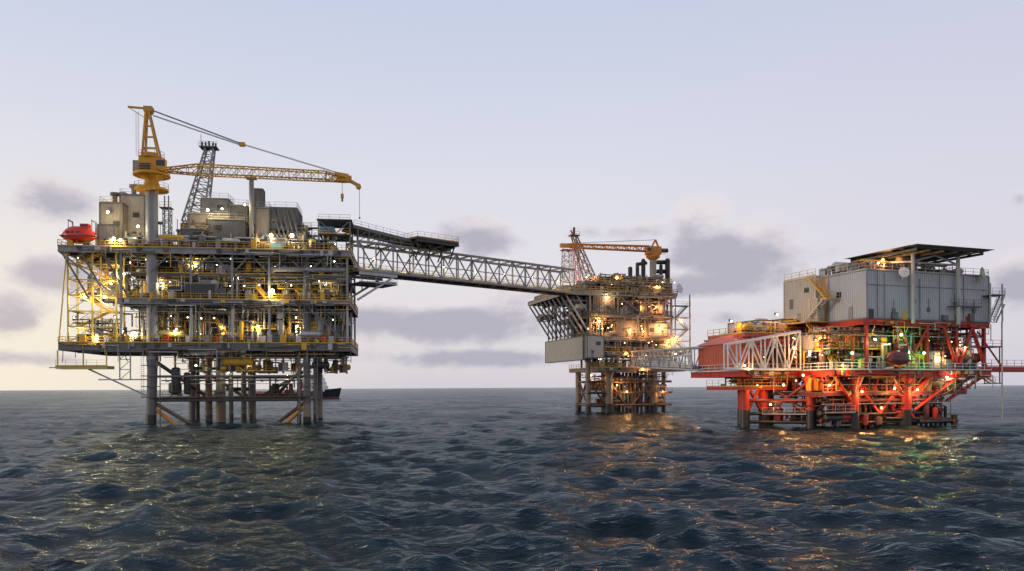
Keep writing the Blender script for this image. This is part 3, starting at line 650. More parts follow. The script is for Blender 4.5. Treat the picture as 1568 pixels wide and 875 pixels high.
for a,z0_,z1_ in ((5,r1+.1,r1+1.2),(16,r1+.1,r1+1),(22,r1+.1,r1+1.4)): T.box(a,a+1.1,-.5,-.08,z0_,z1_,'grey_steel')
module(T,-.8,10,10.8,19,r1+.05,26.2,'cream_panel',rib=.45,frame='cream_panel',louvre=False)
module(T,-2.2,-.9,8.8,10.6,r1+.05,22,'cream_panel',rib=.45,frame='cream_panel',louvre=False)
T.box(-.9,-.8,16.5,17.5,21,22.8,'grey_steel'); T.box(-.89,-.8,12.4,13.6,23.6,24.5,'glass_dark'); T.box(-.9,-.8,14.6,15.5,18.1,20.1,'light_grey_paint')
T.box(-.12,-.07,3,4,r1+.3,r1+2.3,'light_grey_paint'); T.box(-.13,-.07,5.6,6.6,r1+4,r1+5,'glass_dark')
T.railing([(-.8,19,26.4),(-.8,10.8,26.4)],'yellow_paint'); T.railing([(0,8.5,r2+.15),(0,0,r2+.15),(27,0,r2+.15)],'pale_steel')
clutter(T,.5,9,1.5,14,r2+.1,r2+2.0,50,['cream_panel','rust_brown','pale_steel','grey_steel','yellow_paint','tan_panel'],racks=1)
clutter(T,8,24,2,8,r2+.1,r2+2,30,['cream_panel','pale_steel','grey_steel','tan_panel'],racks=1)
h0,h1,k0,k1=7,22.0,-3.2,11; zh=29.8
T.box(h0,h1,k0,k1,zh-.1,zh,'dark_steel'); 
for b in np.linspace(k0+.2,k1-.2,7): T.beam((h0,b,zh-.35),(h1,b,zh-.35),.2,.5,'dark_steel')
for a in np.linspace(h0+.2,h1-.2,6): T.beam((a,k0,zh-.75),(a,k1,zh-.75),.2,.4,'grey_steel')
T.beam((h0,k0-.02,zh-.25),(h1,k0-.02,zh-.25),.12,.4,'grey_steel')
for (x0,x1,y0,y1) in ((h0-1,h1+1,k0-1.2,k0-.1),(h0-1.2,h0,k0,k1),(h1,h1+1.2,k0,k1)): T.box(x0,x1,y0,y1,zh-.22,zh-.16,'grating')
for a in (9,19):
    T.pipe((a,-.75,r1-.6),(a,-.75,zh-1),.32,'pale_steel',12)
    T.pipe((a,10,r2),(a,10,zh-1),.3,'pale_steel',12)
T.pipe((9,-.6,27.5),(14,-.6,zh-1),.18,'pale_steel');T.pipe((19,-.6,27.5),(14,-.6,zh-1),.18,'pale_steel');T.pipe((9,-.6,27.5),(9,10,zh-1),.2,'pale_steel');T.pipe((19,-.6,27.5),(19,10,zh-1),.2,'pale_steel');T.pipe((9,-.6,27.4),(19,-.6,27.4),.16,'pale_steel')
for a in (25.4,28.2):
    T.beam((a,-1.6,r1),(a,-1.6,24.5),.2,.2,'pale_steel')
T.beam((27,-1.4,r1),(29,-1.4,21),.2,.2,'pale_steel');T.box(25.4,28.4,-2,0,22.4,22.5,'grating'); T.railing([(25.4,-2,22.5),(28.4,-2,22.5)],'pale_steel'); T.stair((25.6,-1.6,r1),(28.2,-1.6,22.4),.9,'pale_steel')
S.pipe((28.6,-1.2,1),(28.6,-1.2,18),.12,'pale_steel')
RA.stair((-1.4,7,21.7),(-1.0,12,26),1,'yellow_paint'); RA.stair((-2.6,11.5,r1),(-2.2,7,21.7),1,'cream_panel'); RA.box(-3.0,-.2,5.8,7.2,21.6,21.7,'cream_panel'); RA.railing([(-3,7.2,21.7),(-3,5.8,21.7),(-.2,5.8,21.7)],'yellow_paint')
RA.stair((-3.6,5,13.4),(-3.2,10,r1),1,'yellow_paint'); RA.stair((-4.6,5,13.4),(-4.6,1,r0),1,'yellow_paint'); RA.box(-5.4,-2.6,4,5.4,13.3,13.4,'yellow_paint'); RA.railing([(-5.4,5.4,13.4),(-5.4,4,13.4),(-2.6,4,13.4)],'yellow_paint')
RA.box(-4.5,-.8,8,19,r1-.1,r1,'grating'); RA.railing([(-4.5,19,r1),(-4.5,10,r1)],'yellow_paint'); RA.railing([(-4.5,8,r1),(-.8,8,r1)],'yellow_paint')
for b in (8.4,13,18.6): RA.beam((-4.3,b,r1-.2),(-.8,b,r1-2.6),.2,.2,rd)
for a in (0,6.5,13,19.5,26):
    for b in (.2,11,18.5): S.beam((a,b,r0),(a,b,r1-.9),.5,.5,rd)
for a0,a1 in ((19.5,16.5),(19.5,22.8),(26,22.8)): S.pipe((a0,-.15,r0),(a1,-.15,r1-1),.28,rd)
S.pipe((22.8,-.2,r1-1),(26.3,-.2,r0),.28,rd)
S.pipe((6.5,-.1,r1-1),(9,-.1,r0+3),.22,rd); S.pipe((13,-.1,r1-1),(10,-.1,r0+3),.22,rd)
module(T,-6,-.5,5.5,9.5,r0+3.4,r0+5.8,'cream_panel',frame='pale_steel',louvre=False); module(T,1,5.5,2.2,8,r0+3.6,r1-1.3,'tan_panel'); module(T,6.5,18,4,10,r0+.1,r1-1.4,'tan_panel',frame='grey_steel'); module(T,10.5,18.2,1.2,4,r0+.1,r0+3.2,'white_panel',frame='grey_steel'); module(T,19.8,25,5,11,r0+.1,r1-2,'grey_steel')
RA.box(-6.5,5,1,4,r0+3.3,r0+3.4,'grating'); RA.railing([(-6.5,4.5,r0+3.4),(-6.5,1,r0+3.4),(5,1,r0+3.4)],'yellow_paint')
RA.box(18,28,-1.5,1,r0+3.9,r0+4,'grating'); RA.railing([(18,-1.5,r0+4),(28,-1.5,r0+4)],rd)
palR=['red_paint','rust_brown','cream_panel','grey_steel','dark_steel','dark_steel','pale_steel','yellow_paint','crane_orange','red_paint','tan_panel']
clutter(P,-6.5,26,.1,20,r0,r1-1.2,240,palR,racks=4,rackmat='grey_steel'); clutter(P,-16,-2,9.5,22,r0,15.4,80,palR,racks=2,rackmat=rd)
clutter(P,-13.5,-3,13.5,23,16.2,18.3,50,['cream_panel','cream_panel','white_paint','yellow_paint','pale_steel'],racks=0)
module(P,-13,-9.5,15,19,16.25,18.2,'white_panel',louvre=False);module(P,-9,-5,16,20,16.25,18.7,'cream_panel',louvre=False);module(P,-4.6,-1.3,15,19,16.25,18.9,'pale_yellow_paint',louvre=False)
RA.railing([(-7,8.5,r0),(-7,-.5,r0),(27,-.5,r0),(27,20,r0)],'white_paint',t=.075); RA.railing([(27,0,r1),(29,0,r1)],'white_paint')
RA.railing([(-14,24,16.2),(-14,13,16.2),(-1,13,16.2)],'yellow_paint',t=.075); RA.railing([(-18,23.5,r0),(-18,8.5,r0),(-7,8.5,r0)],'white_paint',t=.075)
S.fringe(-7,27,-.5,r0,1.0,palR,70); S.fringe(-17,-7,8.5,r0,.9,palR,25); S.fringe(0,27,-.2,r1-.2,.9,palR,30)
module(T,-17.2,-12.6,10.3,22,r0+.05,14.2,'salmon_paint',rib=.5,frame='salmon_paint',louvre=False)
T.add([(-17.7,9.8,14.3),(-4,9.8,14.3),(-4,15.5,16.0),(-15,15.5,16.0),(-17.7,22.6,14.3),(-15,18.5,16.0)],[(0,1,2,3),(0,3,5,4)],'salmon_paint')
for a in np.arange(-16.8,-4,1.1): T.beam((a,9.8,14.38),(max(a,-14.9),15.5,16.08),.1,.12,'salmon_paint')
for a in (-11,-7.5,-4.2): S.beam((a,9.8,r0),(a,9.8,14.3),.4,.4,rd)
S.beam((-17.6,9.8,14.2),(-4,9.8,14.2),.3,.35,rd)
for z in range(6): RA.beam((-8.2,8.4,r0+.4+z*.75),(-6.4,8.4,r0+.4+z*.75),.8,.16,rd)
p0=Rf.pt(1113,574,7.5);p1=Rf.pt(1224,574,7.5)
z_b=r0+.2
for b in (7.2,8.2):
    T.pipe((p0.x,b,z_b),(p1.x,b,z_b),.2,'white_paint'); T.pipe((p0.x,b,z_b+4.0),(p1.x,b,16.2),.2,'white_paint'); 
    n=6
    for i in range(n+1):
        t=i/n;a=p0.x+(p1.x-p0.x)*t; zt=z_b+4+(16.2-z_b-4)*t; T.pipe((a,b,z_b),(a,b,zt),.14,'white_paint',6)
        if i<n:
            a2=p0.x+(p1.x-p0.x)*(i+1)/n; z2=z_b+4+(16.2-z_b-4)*(i+1)/n
            if i%2: T.pipe((a,b,z_b),(a2,b,z2),.13,'white_paint',6)
            else: T.pipe((a,b,zt),(a2,b,z_b),.13,'white_paint',6)
# below-deck: red framing
S.deck(-17,-8.5,9,20,7.0,.5,rd); RA.railing([(-17,20,7.0),(-17,9,7.0),(-8.5,9,7.0)],'yellow_paint')
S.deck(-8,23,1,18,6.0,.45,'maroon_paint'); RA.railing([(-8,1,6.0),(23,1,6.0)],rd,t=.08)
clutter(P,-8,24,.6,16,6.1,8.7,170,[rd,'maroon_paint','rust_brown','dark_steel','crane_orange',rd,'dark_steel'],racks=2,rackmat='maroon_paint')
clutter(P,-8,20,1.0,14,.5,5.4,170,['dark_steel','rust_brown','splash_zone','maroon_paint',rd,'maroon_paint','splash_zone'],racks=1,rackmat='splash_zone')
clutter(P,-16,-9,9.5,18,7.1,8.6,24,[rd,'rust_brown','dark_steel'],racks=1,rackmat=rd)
legs=[(-14.8,12,.8),(-11,12,.8),(-7,5,.75),(-1.5,1.5,.9),(1,5,.8),(9.5,1.5,.95),(13.5,4,.8),(-11,18,.75),(-5,18,.75),(4,16,.8),(12,16,.8),(19.5,12,.7)]
for a,b,r in legs:
    S.pipe((a,b,3.0),(a,b,r0-.9),r,rd,14); S.pipe((a-.05,b,-8),(a,b,3.0),r+.05,'splash_zone',14); S.lathe((a,b,r0-3),(a,b,r0-.9),[(0,r),(1,r*1.8)],rd,14)
for a in np.arange(-.5,8,1.2):
    for b in (2.5,5,8): S.pipe((a,b,-8),(a,b,7),.3,random.choice(['splash_zone','maroon_paint','splash_zone','rust_brown']),8)
for a in np.arange(12,20,1.1): S.pipe((a,2.5,-6),(a,2.5,3.4),.26,'splash_zone',8)
S.pipe((5,1.2,1.6),(20,1.6,1.2),.3,'splash_zone'); S.pipe((12,1.0,.9),(21,1.3,.9),.35,'splash_zone'); S.pipe((20.2,1.2,.2),(20.2,1.2,2),.5,'splash_zone',10)
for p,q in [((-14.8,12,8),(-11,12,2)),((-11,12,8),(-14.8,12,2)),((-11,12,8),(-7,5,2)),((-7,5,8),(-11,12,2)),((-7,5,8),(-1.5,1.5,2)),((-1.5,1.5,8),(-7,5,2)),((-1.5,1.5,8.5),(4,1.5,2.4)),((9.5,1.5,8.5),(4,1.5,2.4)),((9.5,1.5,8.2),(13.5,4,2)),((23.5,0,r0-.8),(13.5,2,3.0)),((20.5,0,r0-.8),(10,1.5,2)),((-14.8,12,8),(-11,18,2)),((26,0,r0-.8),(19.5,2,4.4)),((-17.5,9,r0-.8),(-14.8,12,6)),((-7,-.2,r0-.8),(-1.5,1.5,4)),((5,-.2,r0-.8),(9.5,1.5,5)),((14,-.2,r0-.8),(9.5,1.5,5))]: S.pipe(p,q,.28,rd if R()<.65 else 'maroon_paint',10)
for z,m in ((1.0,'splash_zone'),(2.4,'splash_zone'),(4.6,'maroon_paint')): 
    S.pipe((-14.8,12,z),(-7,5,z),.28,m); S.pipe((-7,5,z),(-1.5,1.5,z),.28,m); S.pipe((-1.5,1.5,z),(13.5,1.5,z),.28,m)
RA.railing([(-13.5,9,2.3),(-8,5,2.3)],'pale_steel'); RA.box(-8,-2,.5,1.5,2.6,2.7,'grating'); RA.railing([(-8,.5,2.7),(-2,.5,2.7)],'pale_steel')
RA.box(27,40,1,3,10.1,10.25,rd); RA.railing([(27,1,10.3),(40,1,10.3)],rd); RA.beam((27,1,9.7),(40,1,9.7),.3,.7,rd); RA.beam((27,3,9.7),(40,3,9.7),.3,.7,rd); RA.pipe((32,1,9.6),(25.5,1,r1-1.5),.15,rd) 
RA.stair((28.5,.5,7.3),(24,.5,r0),1,'yellow_paint'); RA.box(26,30,0,2,7.2,7.3,'grating'); RA.railing([(26,0,7.3),(30,0,7.3)],'pale_steel')
for a in (26.2,29.8): RA.beam((a,.2,7.2),(a,.2,13.8),.15,.15,rd)
for u,v,b,k,pw in [(1380,513,-.3,'green',200),(1305,541,-.3,'green',200),(1391,540,-.3,'green',140),(1415,541,-.3,'green',200),(1240,539,4,'warm',450),(1345,403,1,'orange',300),(1352,398,4,'orange',400),(1290,425,9.6,'orange',450),(1215,533,7,'orange',350),(1255,520,6,'orange',400),
                 (1230,575,4,'orange',500),(1270,590,1,'orange',500),(1200,590,6,'orange',450),(1320,600,.6,'orange',500),(1160,590,10.5,'orange',400),(1405,597,.6,'orange',800),(1450,577,0,'warm',350),(1370,595,.6,'orange',400),(1455,588,.5,'green',90),(1190,482,13,'orange',300),(1120,492,16,'orange',250),(1470,530,.5,'warm',250),(1340,520,0,'warm',300),(1140,560,8,'orange',220),(1290,560,-.4,'orange',300),(1350,625,1,'orange',250),(1180,620,9,'orange',200),(1430,545,2,'orange',350)]:
    lamp(F,eR,Rf.pt(u,v,b),k,pw,r=.25 if k=='green' else .2)
for _ in range(34): lamp(F,eR,(U(-15,24),U(9.5,11) if R()<.3 else U(.1,4),random.choice([r0+2.4,r0+5,7.9])),'orange',0,r=.1,light=False)
for A in (S,P,T,RA,F): A.build()
lifeboat(Rf,(4.6,-1.9,r0+1.5),5.2,'maroon_paint')
dish(Rf,Rf.pt(1383,418,-.9),.85,(-.5,-1,.2)); dish(Rf,Rf.pt(1501,420,-1),1.15,(1,-.9,.3)); dish(Rf,Rf.pt(1264,536,3.5),.8,(-.5,-1,.1))
bA=Mf.world((13,-1,0)); bB=Rf.world((-18,20.5,0))
bridge((bA.x,bA.y),(bB.x,bB.y),3,12.4,16.4,13,'pale_steel',.2,.11,'white_paint',2,z0b=10.0,z1b=14.0)

def worker(fr,pos,ang,bend):
    e=fr.empty('worker')
    vs=[(0,0,.95),(0,0,1.2),(0,0,1.42),(0,-.0+bend*.1,1.52),(0,bend*.12,1.66),(0,bend*.12,1.74)];rd_=[.15,.15,.17,.07,.1,.09]
    ed=[(0,1),(1,2),(2,3),(3,4),(4,5)]
    def ch(root,pts,rs):
        pr=root
        for p,r in zip(pts,rs): vs.append(p);rd_.append(r);ed.append((pr,len(vs)-1));pr=len(vs)-1
        return pr
    for g in (-1,1):
        ch(0,[(g*.1,0,.88),(g*.11,-.06*g,.5),(g*.12,.02*g,.08),(g*.12,-.14,.04)],[.1,.07,.055,.045])
        w=ch(2,[(g*.19,0,1.42),(g*.25,-.05,1.14),(g*.2,-.28*(1+bend),1.02),(g*.19,-.35*(1+bend),1.0)],[.075,.055,.04,.035])
        x,y,z=vs[w]
        for k in range(5):
            ch(w,[(x+(k-2)*.02,y-.05,z),(x+(k-2)*.022,y-.09+(.02 if k in(0,4) else 0),z-.02)],[.011,.009])
    me=bpy.data.meshes.new('body'); me.from_pydata(vs,ed,[]); me.materials.append(MATS['coverall_orange'])
    ob=bpy.data.objects.new('body',me); scene.collection.objects.link(ob); ob.parent=e
    md=ob.modifiers.new('skin','SKIN')
    for i,r in enumerate(rd_): me.skin_vertices[0].data[i].radius=(r,r)
    me.skin_vertices[0].data[0].use_root=True
    sb=ob.modifiers.new('sub','SUBSURF'); sb.levels=1; sb.render_levels=2
    ob.location=pos; ob.rotation_euler=(0,0,ang)
    A=Acc('helmet_and_face',e); c=V(pos)+Vector((0,0,1.72))
    A.lathe(c-Vector((0,0,.14)),c+Vector((0,0,.02)),[(0,.05),(.3,.09),(1,.1)],'skin',10); A.lathe(c+Vector((0,0,.0)),c+Vector((0,0,.13)),[(0,.16),(.08,.13),(.6,.1),(1,.02)],'white_paint',12); A.build()
worker(Rf,(-6.2,13.5,16.22),.4,.3); worker(Rf,(-4.9,13.6,16.22),-.6,0)

# =================================================================== SUPPLY VESSEL
e=wempty('supply_vessel'); A=Acc('hull',e)
Yv=560; x1=(519-CX)/FPX*Yv; Ls=68; n=18; vs=[];fs=[];fs2=[]
for i in range(n):
    t=i/(n-1);x=x1-Ls+Ls*t; w=8*(1-max(0,(t-.62)/.38)**2.2); dz=3.4+ (4.2*max(0,(t-.6)/.4)**.8 if t>.6 else 0); k=1-.06*max(0,t-.7)
    row=[(0,-3),(w*.8,-2.5),(w*.93*k,1.1),(w,dz)]
    for y,z in [(-y,z) for y,z in row[::-1]]+row[1:]: vs.append((x+(1.5*max(0,z)/6 if t>.8 else 0),Yv+y,z))
for i in range(n-1):
    for k in range(6):
        (fs2 if k in(1,2,3,4) else fs).append((i*7+k,(i+1)*7+k,(i+1)*7+k+1,i*7+k+1))
    fs.append((i*7,i*7+6,(i+1)*7+6,(i+1)*7))
A.add(vs,fs,'glass_dark'); A.add(vs,fs2+[(0,1,2,3,4,5,6)],'maroon_paint')
for xa,xb,z0,z1,m in [(-24,-9,5,9,'white_paint'),(-22.5,-10,9,12,'white_paint'),(-21,-11,12,14.6,'white_paint'),(-20.5,-12,14.6,17,'white_paint'),(-26,-23,7,12,'red_paint')]:
    A.box(x1+xa,x1+xb,Yv-6.5+z0*.15,Yv+6.5-z0*.15,z0,z1,m)
    if m=='white_paint':
        for q in np.arange(xa+.8,xb-.8,1.7): A.box(x1+q,x1+q+1,Yv-6.56+z0*.15,Yv-6.5+z0*.15,z1-1.8,z1-.8,'glass_dark')
A.pipe((x1-16,Yv,17),(x1-16,Yv,24),.3,'white_paint'); A.beam((x1-18,Yv,21),(x1-14,Yv,21),.2,.2,'white_paint'); A.ball((x1-17.6,Yv,18),1,'white_paint')
A.box(x1-60,x1-30,Yv-5,Yv+5,3.4,5,'red_paint'); A.railing([(x1-24,Yv-7.6,3.6),(x1-66,Yv-7.6,3.6)],'white_paint'); A.build()

# =================================================================== SEA
rng=np.random.default_rng(5)
rad=[6.0]
while rad[-1]<1500: rad.append(rad[-1]*1.0074)
while rad[-1]<60000: rad.append(rad[-1]*1.16)
rad=np.array(rad)
front=np.linspace(math.radians(-41),math.radians(41),760); back=np.linspace(math.radians(41),math.radians(319),122)[1:-1]
th=np.concatenate([front,back]); nr,nt_=len(rad),len(th)
RR,TT=np.meshgrid(rad,th,indexing='ij'); x=(RR*np.sin(TT)).ravel(); y=(RR*np.cos(TT)).ravel()
sp=np.gradient(rad)[:,None]*np.ones_like(RR); sp=sp.ravel()
tb=((TT>math.radians(41.2))&(TT<math.radians(318.8))).ravel(); sp=np.where(tb,np.maximum(sp,RR.ravel()*.04),sp)
Z=np.zeros_like(x);DX=np.zeros_like(x);DY=np.zeros_like(x)
NW=100
for i in range(NW):
    lam=.6*(20.0/.6)**((i+rng.random())/NW); k=2*math.pi/lam
    ang=math.radians(244)+rng.normal()*math.radians(32)
    st=.055*(1.0 if lam<3 else (3/lam)**.38)*(1 if lam<11 else (11/lam)**2)*(.6+.8*rng.random()); a=st/k
    kx,ky=math.cos(ang),math.sin(ang); ph=k*(kx*x+ky*y)+rng.random()*6.283
    w=np.clip((lam/sp-2.2)/2.0,0,1)
    s=np.sin(ph);c=np.cos(ph); Z+=a*w*c; DX-=a*w*.8*kx*s; DY-=a*w*.8*ky*s
X2=x+DX;Y2=y+DY
co=np.stack([X2,Y2,Z],1).astype(np.float32)
co=np.vstack([co,[[0,0,0]]]).astype(np.float32)
me=bpy.data.meshes.new('sea')
i=np.arange(nr-1)[:,None]*nt_; j=np.arange(nt_)[None,:]; j2=(j+1)%nt_
q=np.stack([(i+j),(i+j2),(i+nt_+j2),(i+nt_+j)],-1).reshape(-1,4)
tri=np.stack([np.full(nt_,len(co)-1),(np.arange(nt_)+1)%nt_,np.arange(nt_)],-1)
nl=q.size+tri.size
me.vertices.add(len(co)); me.vertices.foreach_set('co',co.ravel())
me.loops.add(nl); me.loops.foreach_set('vertex_index',np.concatenate([q.ravel(),tri.ravel()]).astype(np.int32))
me.polygons.add(len(q)+len(tri)); ls=np.concatenate([np.arange(len(q))*4,q.size+np.arange(len(tri))*3]).astype(np.int32)
me.polygons.foreach_set('loop_start',ls)
try: me.polygons.foreach_set('loop_total',np.concatenate([np.full(len(q),4),np.full(len(tri),3)]).astype(np.int32))
except Exception: pass
me.update(calc_edges=True); me.validate()
print('sea normal z',me.polygons[5000].normal.z, me.polygons[len(me.polygons)-5].normal.z)
me.polygons.foreach_set('use_smooth',np.ones(len(me.polygons),bool))
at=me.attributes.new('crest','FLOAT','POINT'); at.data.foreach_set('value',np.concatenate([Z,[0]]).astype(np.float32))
sea=bpy.data.objects.new('sea',me); scene.collection.objects.link(sea)
m=bpy.data.materials.new('sea_water'); m.use_nodes=True; nt=m.node_tree;N=nt.nodes;Lk=nt.links; N.remove(N['Principled BSDF'])
tc=N.new('ShaderNodeNewGeometry')
def noise(sc,det,rg=.6,vec=None):
    n=N.new('ShaderNodeTexNoise'); n.inputs['Scale'].default_value=sc;n.inputs['Detail'].default_value=det;n.inputs['Roughness'].default_value=rg
    Lk.new(vec or tc.outputs['Position'],n.inputs['Vector']); return n.outputs['Fac']
mp=N.new('ShaderNodeMapping'); mp.inputs['Rotation'].default_value=(0,0,math.radians(22)); mp.inputs['Scale'].default_value=(.5,1,1); Lk.new(tc.outputs['Position'],mp.inputs[0])
b1=N.new('ShaderNodeBump'); b1.inputs['Distance'].default_value=.34; b1.inputs['Strength'].default_value=1; Lk.new(noise(1.2,5,.6,mp.outputs[0]),b1.inputs['Height'])
b2=N.new('ShaderNodeBump'); b2.inputs['Distance'].default_value=.04; Lk.new(noise(6,4,.6,mp.outputs[0]),b2.inputs['Height']); Lk.new(b1.outputs[0],b2.inputs['Normal'])
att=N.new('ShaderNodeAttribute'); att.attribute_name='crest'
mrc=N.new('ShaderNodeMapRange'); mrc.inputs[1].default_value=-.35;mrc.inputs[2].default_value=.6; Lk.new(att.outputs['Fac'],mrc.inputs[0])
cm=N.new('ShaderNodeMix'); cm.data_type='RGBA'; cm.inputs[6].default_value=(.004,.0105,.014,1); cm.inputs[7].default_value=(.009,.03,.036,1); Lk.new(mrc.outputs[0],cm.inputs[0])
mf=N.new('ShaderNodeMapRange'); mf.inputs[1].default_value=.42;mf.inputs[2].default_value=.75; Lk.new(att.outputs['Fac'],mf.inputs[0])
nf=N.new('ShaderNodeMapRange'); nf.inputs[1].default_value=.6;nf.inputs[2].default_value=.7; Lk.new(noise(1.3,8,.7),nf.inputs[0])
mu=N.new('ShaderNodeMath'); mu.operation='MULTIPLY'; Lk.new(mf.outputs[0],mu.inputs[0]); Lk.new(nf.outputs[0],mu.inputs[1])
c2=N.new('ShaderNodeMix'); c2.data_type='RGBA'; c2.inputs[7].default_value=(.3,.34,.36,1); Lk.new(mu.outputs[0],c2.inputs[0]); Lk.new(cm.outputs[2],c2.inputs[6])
df=N.new('ShaderNodeBsdfDiffuse'); Lk.new(c2.outputs[2],df.inputs['Color']); Lk.new(b2.outputs[0],df.inputs['Normal'])
gl=N.new('ShaderNodeBsdfGlossy'); gl.inputs['Color'].default_value=(.88,.94,.98,1); gl.inputs['Roughness'].default_value=.1; Lk.new(b2.outputs[0],gl.inputs['Normal'])
fr=N.new('ShaderNodeFresnel'); fr.inputs['IOR'].default_value=1.333; Lk.new(b2.outputs[0],fr.inputs['Normal'])
pw=N.new('ShaderNodeMath'); pw.operation='POWER'; pw.inputs[1].default_value=1.12; Lk.new(fr.outputs[0],pw.inputs[0])
gu=N.new('ShaderNodeMapRange'); gu.inputs[1].default_value=.35;gu.inputs[2].default_value=.65;gu.inputs[3].default_value=.5;gu.inputs[4].default_value=.75; Lk.new(noise(.03,4,.55),gu.inputs[0])
fm=N.new('ShaderNodeMath'); fm.operation='MULTIPLY'; Lk.new(gu.outputs[0],fm.inputs[1]); Lk.new(pw.outputs[0],fm.inputs[0])
ms=N.new('ShaderNodeMixShader'); Lk.new(fm.outputs[0],ms.inputs[0]); Lk.new(df.outputs[0],ms.inputs[1]); Lk.new(gl.outputs[0],ms.inputs[2])
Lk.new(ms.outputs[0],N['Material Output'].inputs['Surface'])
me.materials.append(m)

# =================================================================== SKY
w=bpy.data.worlds.new('World'); scene.world=w; w.use_nodes=True; nt=w.node_tree;N=nt.nodes;Lk=nt.links
bg=N['Background']; 
tc=N.new('ShaderNodeTexCoord'); sx=N.new('ShaderNodeSeparateXYZ'); Lk.new(tc.outputs['Generated'],sx.inputs[0])
def mth(op,a,b=None,c=None,clamp=False):
    n=N.new('ShaderNodeMath'); n.operation=op; n.use_clamp=clamp
    for i,v in enumerate((a,b,c)):
        if v is None: continue
        if isinstance(v,(int,float)): n.inputs[i].default_value=v
        else: Lk.new(v,n.inputs[i])
    return n.outputs[0]
def mixc(f,a,b):
    n=N.new('ShaderNodeMix'); n.data_type='RGBA'
    for i,v in ((0,f),(6,a),(7,b)):
        if isinstance(v,(int,float)): n.inputs[i].default_value=v
        elif isinstance(v,tuple): n.inputs[i].default_value=v
        else: Lk.new(v,n.inputs[i])
    return n.outputs[2]
X,Y,Zs=sx.outputs
az=mth('ARCTAN2',X,Y); el=mth('ARCSINE',Zs)
rp=N.new('ShaderNodeValToRGB'); Lk.new(mth('MAXIMUM',el,0.0),rp.inputs[0]); cr=rp.color_ramp
stops=[(0,(216,212,220)),(.05,(226,222,226)),(.14,(234,230,236)),(.26,(226,227,239)),(.45,(205,213,235)),(1,(150,168,212))]
cr.elements[0].position=0; cr.elements[0].color=srgb(*stops[0][1]); cr.elements[1].position=1; cr.elements[1].color=srgb(*stops[-1][1])
for p_,c_ in stops[1:-1]:
    e_=cr.elements.new(p_); e_.color=srgb(*c_)
base=rp.outputs[0]
mr=N.new('ShaderNodeMapRange'); mr.inputs[1].default_value=-.1;mr.inputs[2].default_value=-.6;mr.interpolation_type='SMOOTHSTEP'; Lk.new(az,mr.inputs[0])
g1=mth('MULTIPLY',mr.outputs[0],mth('EXPONENT',mth('MULTIPLY',mth('POWER',mth('DIVIDE',el,.18),2),-1)))
base=mixc(mth('MULTIPLY',g1,.9),base,srgb(255,244,222))
mr=N.new('ShaderNodeMapRange'); mr.inputs[1].default_value=.1;mr.inputs[2].default_value=.65; Lk.new(az,mr.inputs[0])
base=mixc(mth('MULTIPLY',mr.outputs[0],.35),base,srgb(206,202,224))
sk=N.new('ShaderNodeTexSky'); sk.sky_type='NISHITA'; sk.sun_disc=False; sk.sun_elevation=math.radians(8); sk.sun_rotation=math.radians(-72)
sc=N.new('ShaderNodeVectorMath'); sc.operation='SCALE'; sc.inputs[3].default_value=.12; Lk.new(sk.outputs[0],sc.inputs[0])
base=mixc(.05,base,sc.outputs[0])
def wn(scale,det,vsc,off=0,ro=.58):
    mp=N.new('ShaderNodeMapping'); mp.inputs['Scale'].default_value=(1,1,vsc); mp.inputs['Location'].default_value=(off,off*.7,off*.3); Lk.new(tc.outputs['Generated'],mp.inputs[0])
    n=N.new('ShaderNodeTexNoise'); n.inputs['Scale'].default_value=scale;n.inputs['Detail'].default_value=det;n.inputs['Roughness'].default_value=ro; Lk.new(mp.outputs[0],n.inputs['Vector']); return n.outputs['Fac']
blobs=[(82,300,66,34,1.3),(70,412,70,32,1.15),(8,482,56,38,1.3),(45,548,100,16,.8),(575,480,80,36,1.15),(690,490,130,38,1.3),(790,470,100,50,1.15),(742,362,66,30,1.15),(700,548,220,16,1.0),(1140,385,110,50,1.35),(1080,335,56,44,1.05),(1050,436,110,20,1.1),(935,352,100,20,.85),(1565,425,60,50,1.15),(1150,485,180,16,.7),(330,480,150,30,.6),(1565,300,20,16,.7),(880,420,80,22,.8),(890,505,70,24,.9)]
tot=None;gup=None
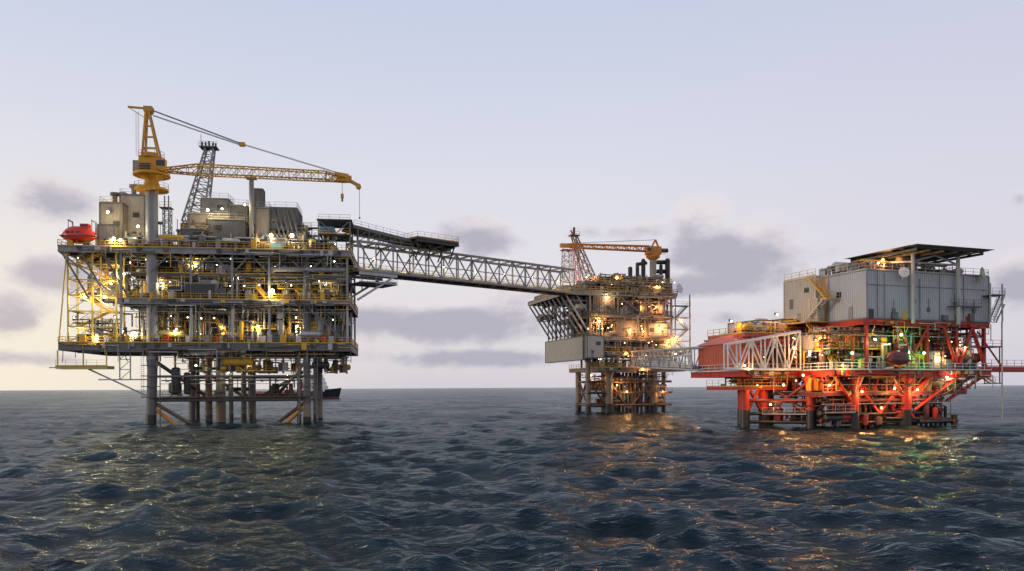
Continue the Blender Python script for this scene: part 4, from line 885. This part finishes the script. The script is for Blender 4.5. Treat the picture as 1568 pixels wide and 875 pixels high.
for (u,v,ru,rv,s) in blobs:
    a_=math.atan((u-CX)/FPX); ca=math.cos(a_); e_=math.atan((HY-(v+ROLL*(u-CX)))/FPX*ca)
    ra=ru/FPX*ca*ca; re=rv/FPX*ca
    dy=mth('DIVIDE',mth('SUBTRACT',el,e_),re)
    g=mth('ADD',mth('POWER',mth('DIVIDE',mth('SUBTRACT',az,a_),ra),2),mth('POWER',dy,2))
    g=mth('MULTIPLY',mth('EXPONENT',mth('MULTIPLY',g,-.75)),s); tot=g if tot is None else mth('MAXIMUM',tot,g)
    up=mth('MULTIPLY',g,dy); gup=up if gup is None else mth('ADD',gup,up)
nz=wn(11,10,1.6,0,.6); den=mth('ADD',tot,mth('MULTIPLY',mth('SUBTRACT',nz,.5),1.9))
mr=N.new('ShaderNodeMapRange'); mr.interpolation_type='SMOOTHSTEP'; mr.inputs[1].default_value=.32; mr.inputs[2].default_value=.95; Lk.new(den,mr.inputs[0])
core=N.new('ShaderNodeMapRange'); core.interpolation_type='SMOOTHSTEP'; core.inputs[1].default_value=.15; core.inputs[2].default_value=1.35; Lk.new(mth('SUBTRACT',mth('ADD',den,mth('MULTIPLY',mth('SUBTRACT',wn(20,6,2.0,3.1),.5),1.5)),mth('MULTIPLY',gup,.9)),core.inputs[0])
ccol=mixc(core.outputs[0],srgb(232,225,229),srgb(180,177,192))
ccol=mixc(mth('MULTIPLY',g1,.35),ccol,srgb(230,210,198))
fin=mixc(mth('MULTIPLY',mr.outputs[0],.92),base,ccol)
Lk.new(fin,bg.inputs['Color']); bg.inputs['Strength'].default_value=.98
sl=bpy.data.lights.new('sun','SUN'); sl.energy=.8; sl.angle=math.radians(12); sl.color=(1,.86,.7)
so=bpy.data.objects.new('sun',sl); scene.collection.objects.link(so)
dirv=Vector((-.95,-.25,math.sin(math.radians(8)))).normalized()
so.rotation_euler=dirv.to_track_quat('Z','Y').to_euler()

# =================================================================== CAMERA
cd=bpy.data.cameras.new('camera'); cam=bpy.data.objects.new('camera',cd); scene.collection.objects.link(cam)
cd.sensor_width=36; cd.lens=36*FPX/1568; cd.shift_y=(HY-437.5)/1568; cd.clip_start=.5; cd.clip_end=100000
cam.matrix_world=Matrix.Translation((0,0,CAMH))@Matrix.Rotation(math.radians(90),4,'X')@Matrix.Rotation(-ROLL,4,'Z')
scene.camera=cam
scene.view_settings.view_transform='Standard'; scene.view_settings.look='None'; scene.view_settings.exposure=0
print('objects',len(bpy.data.objects))
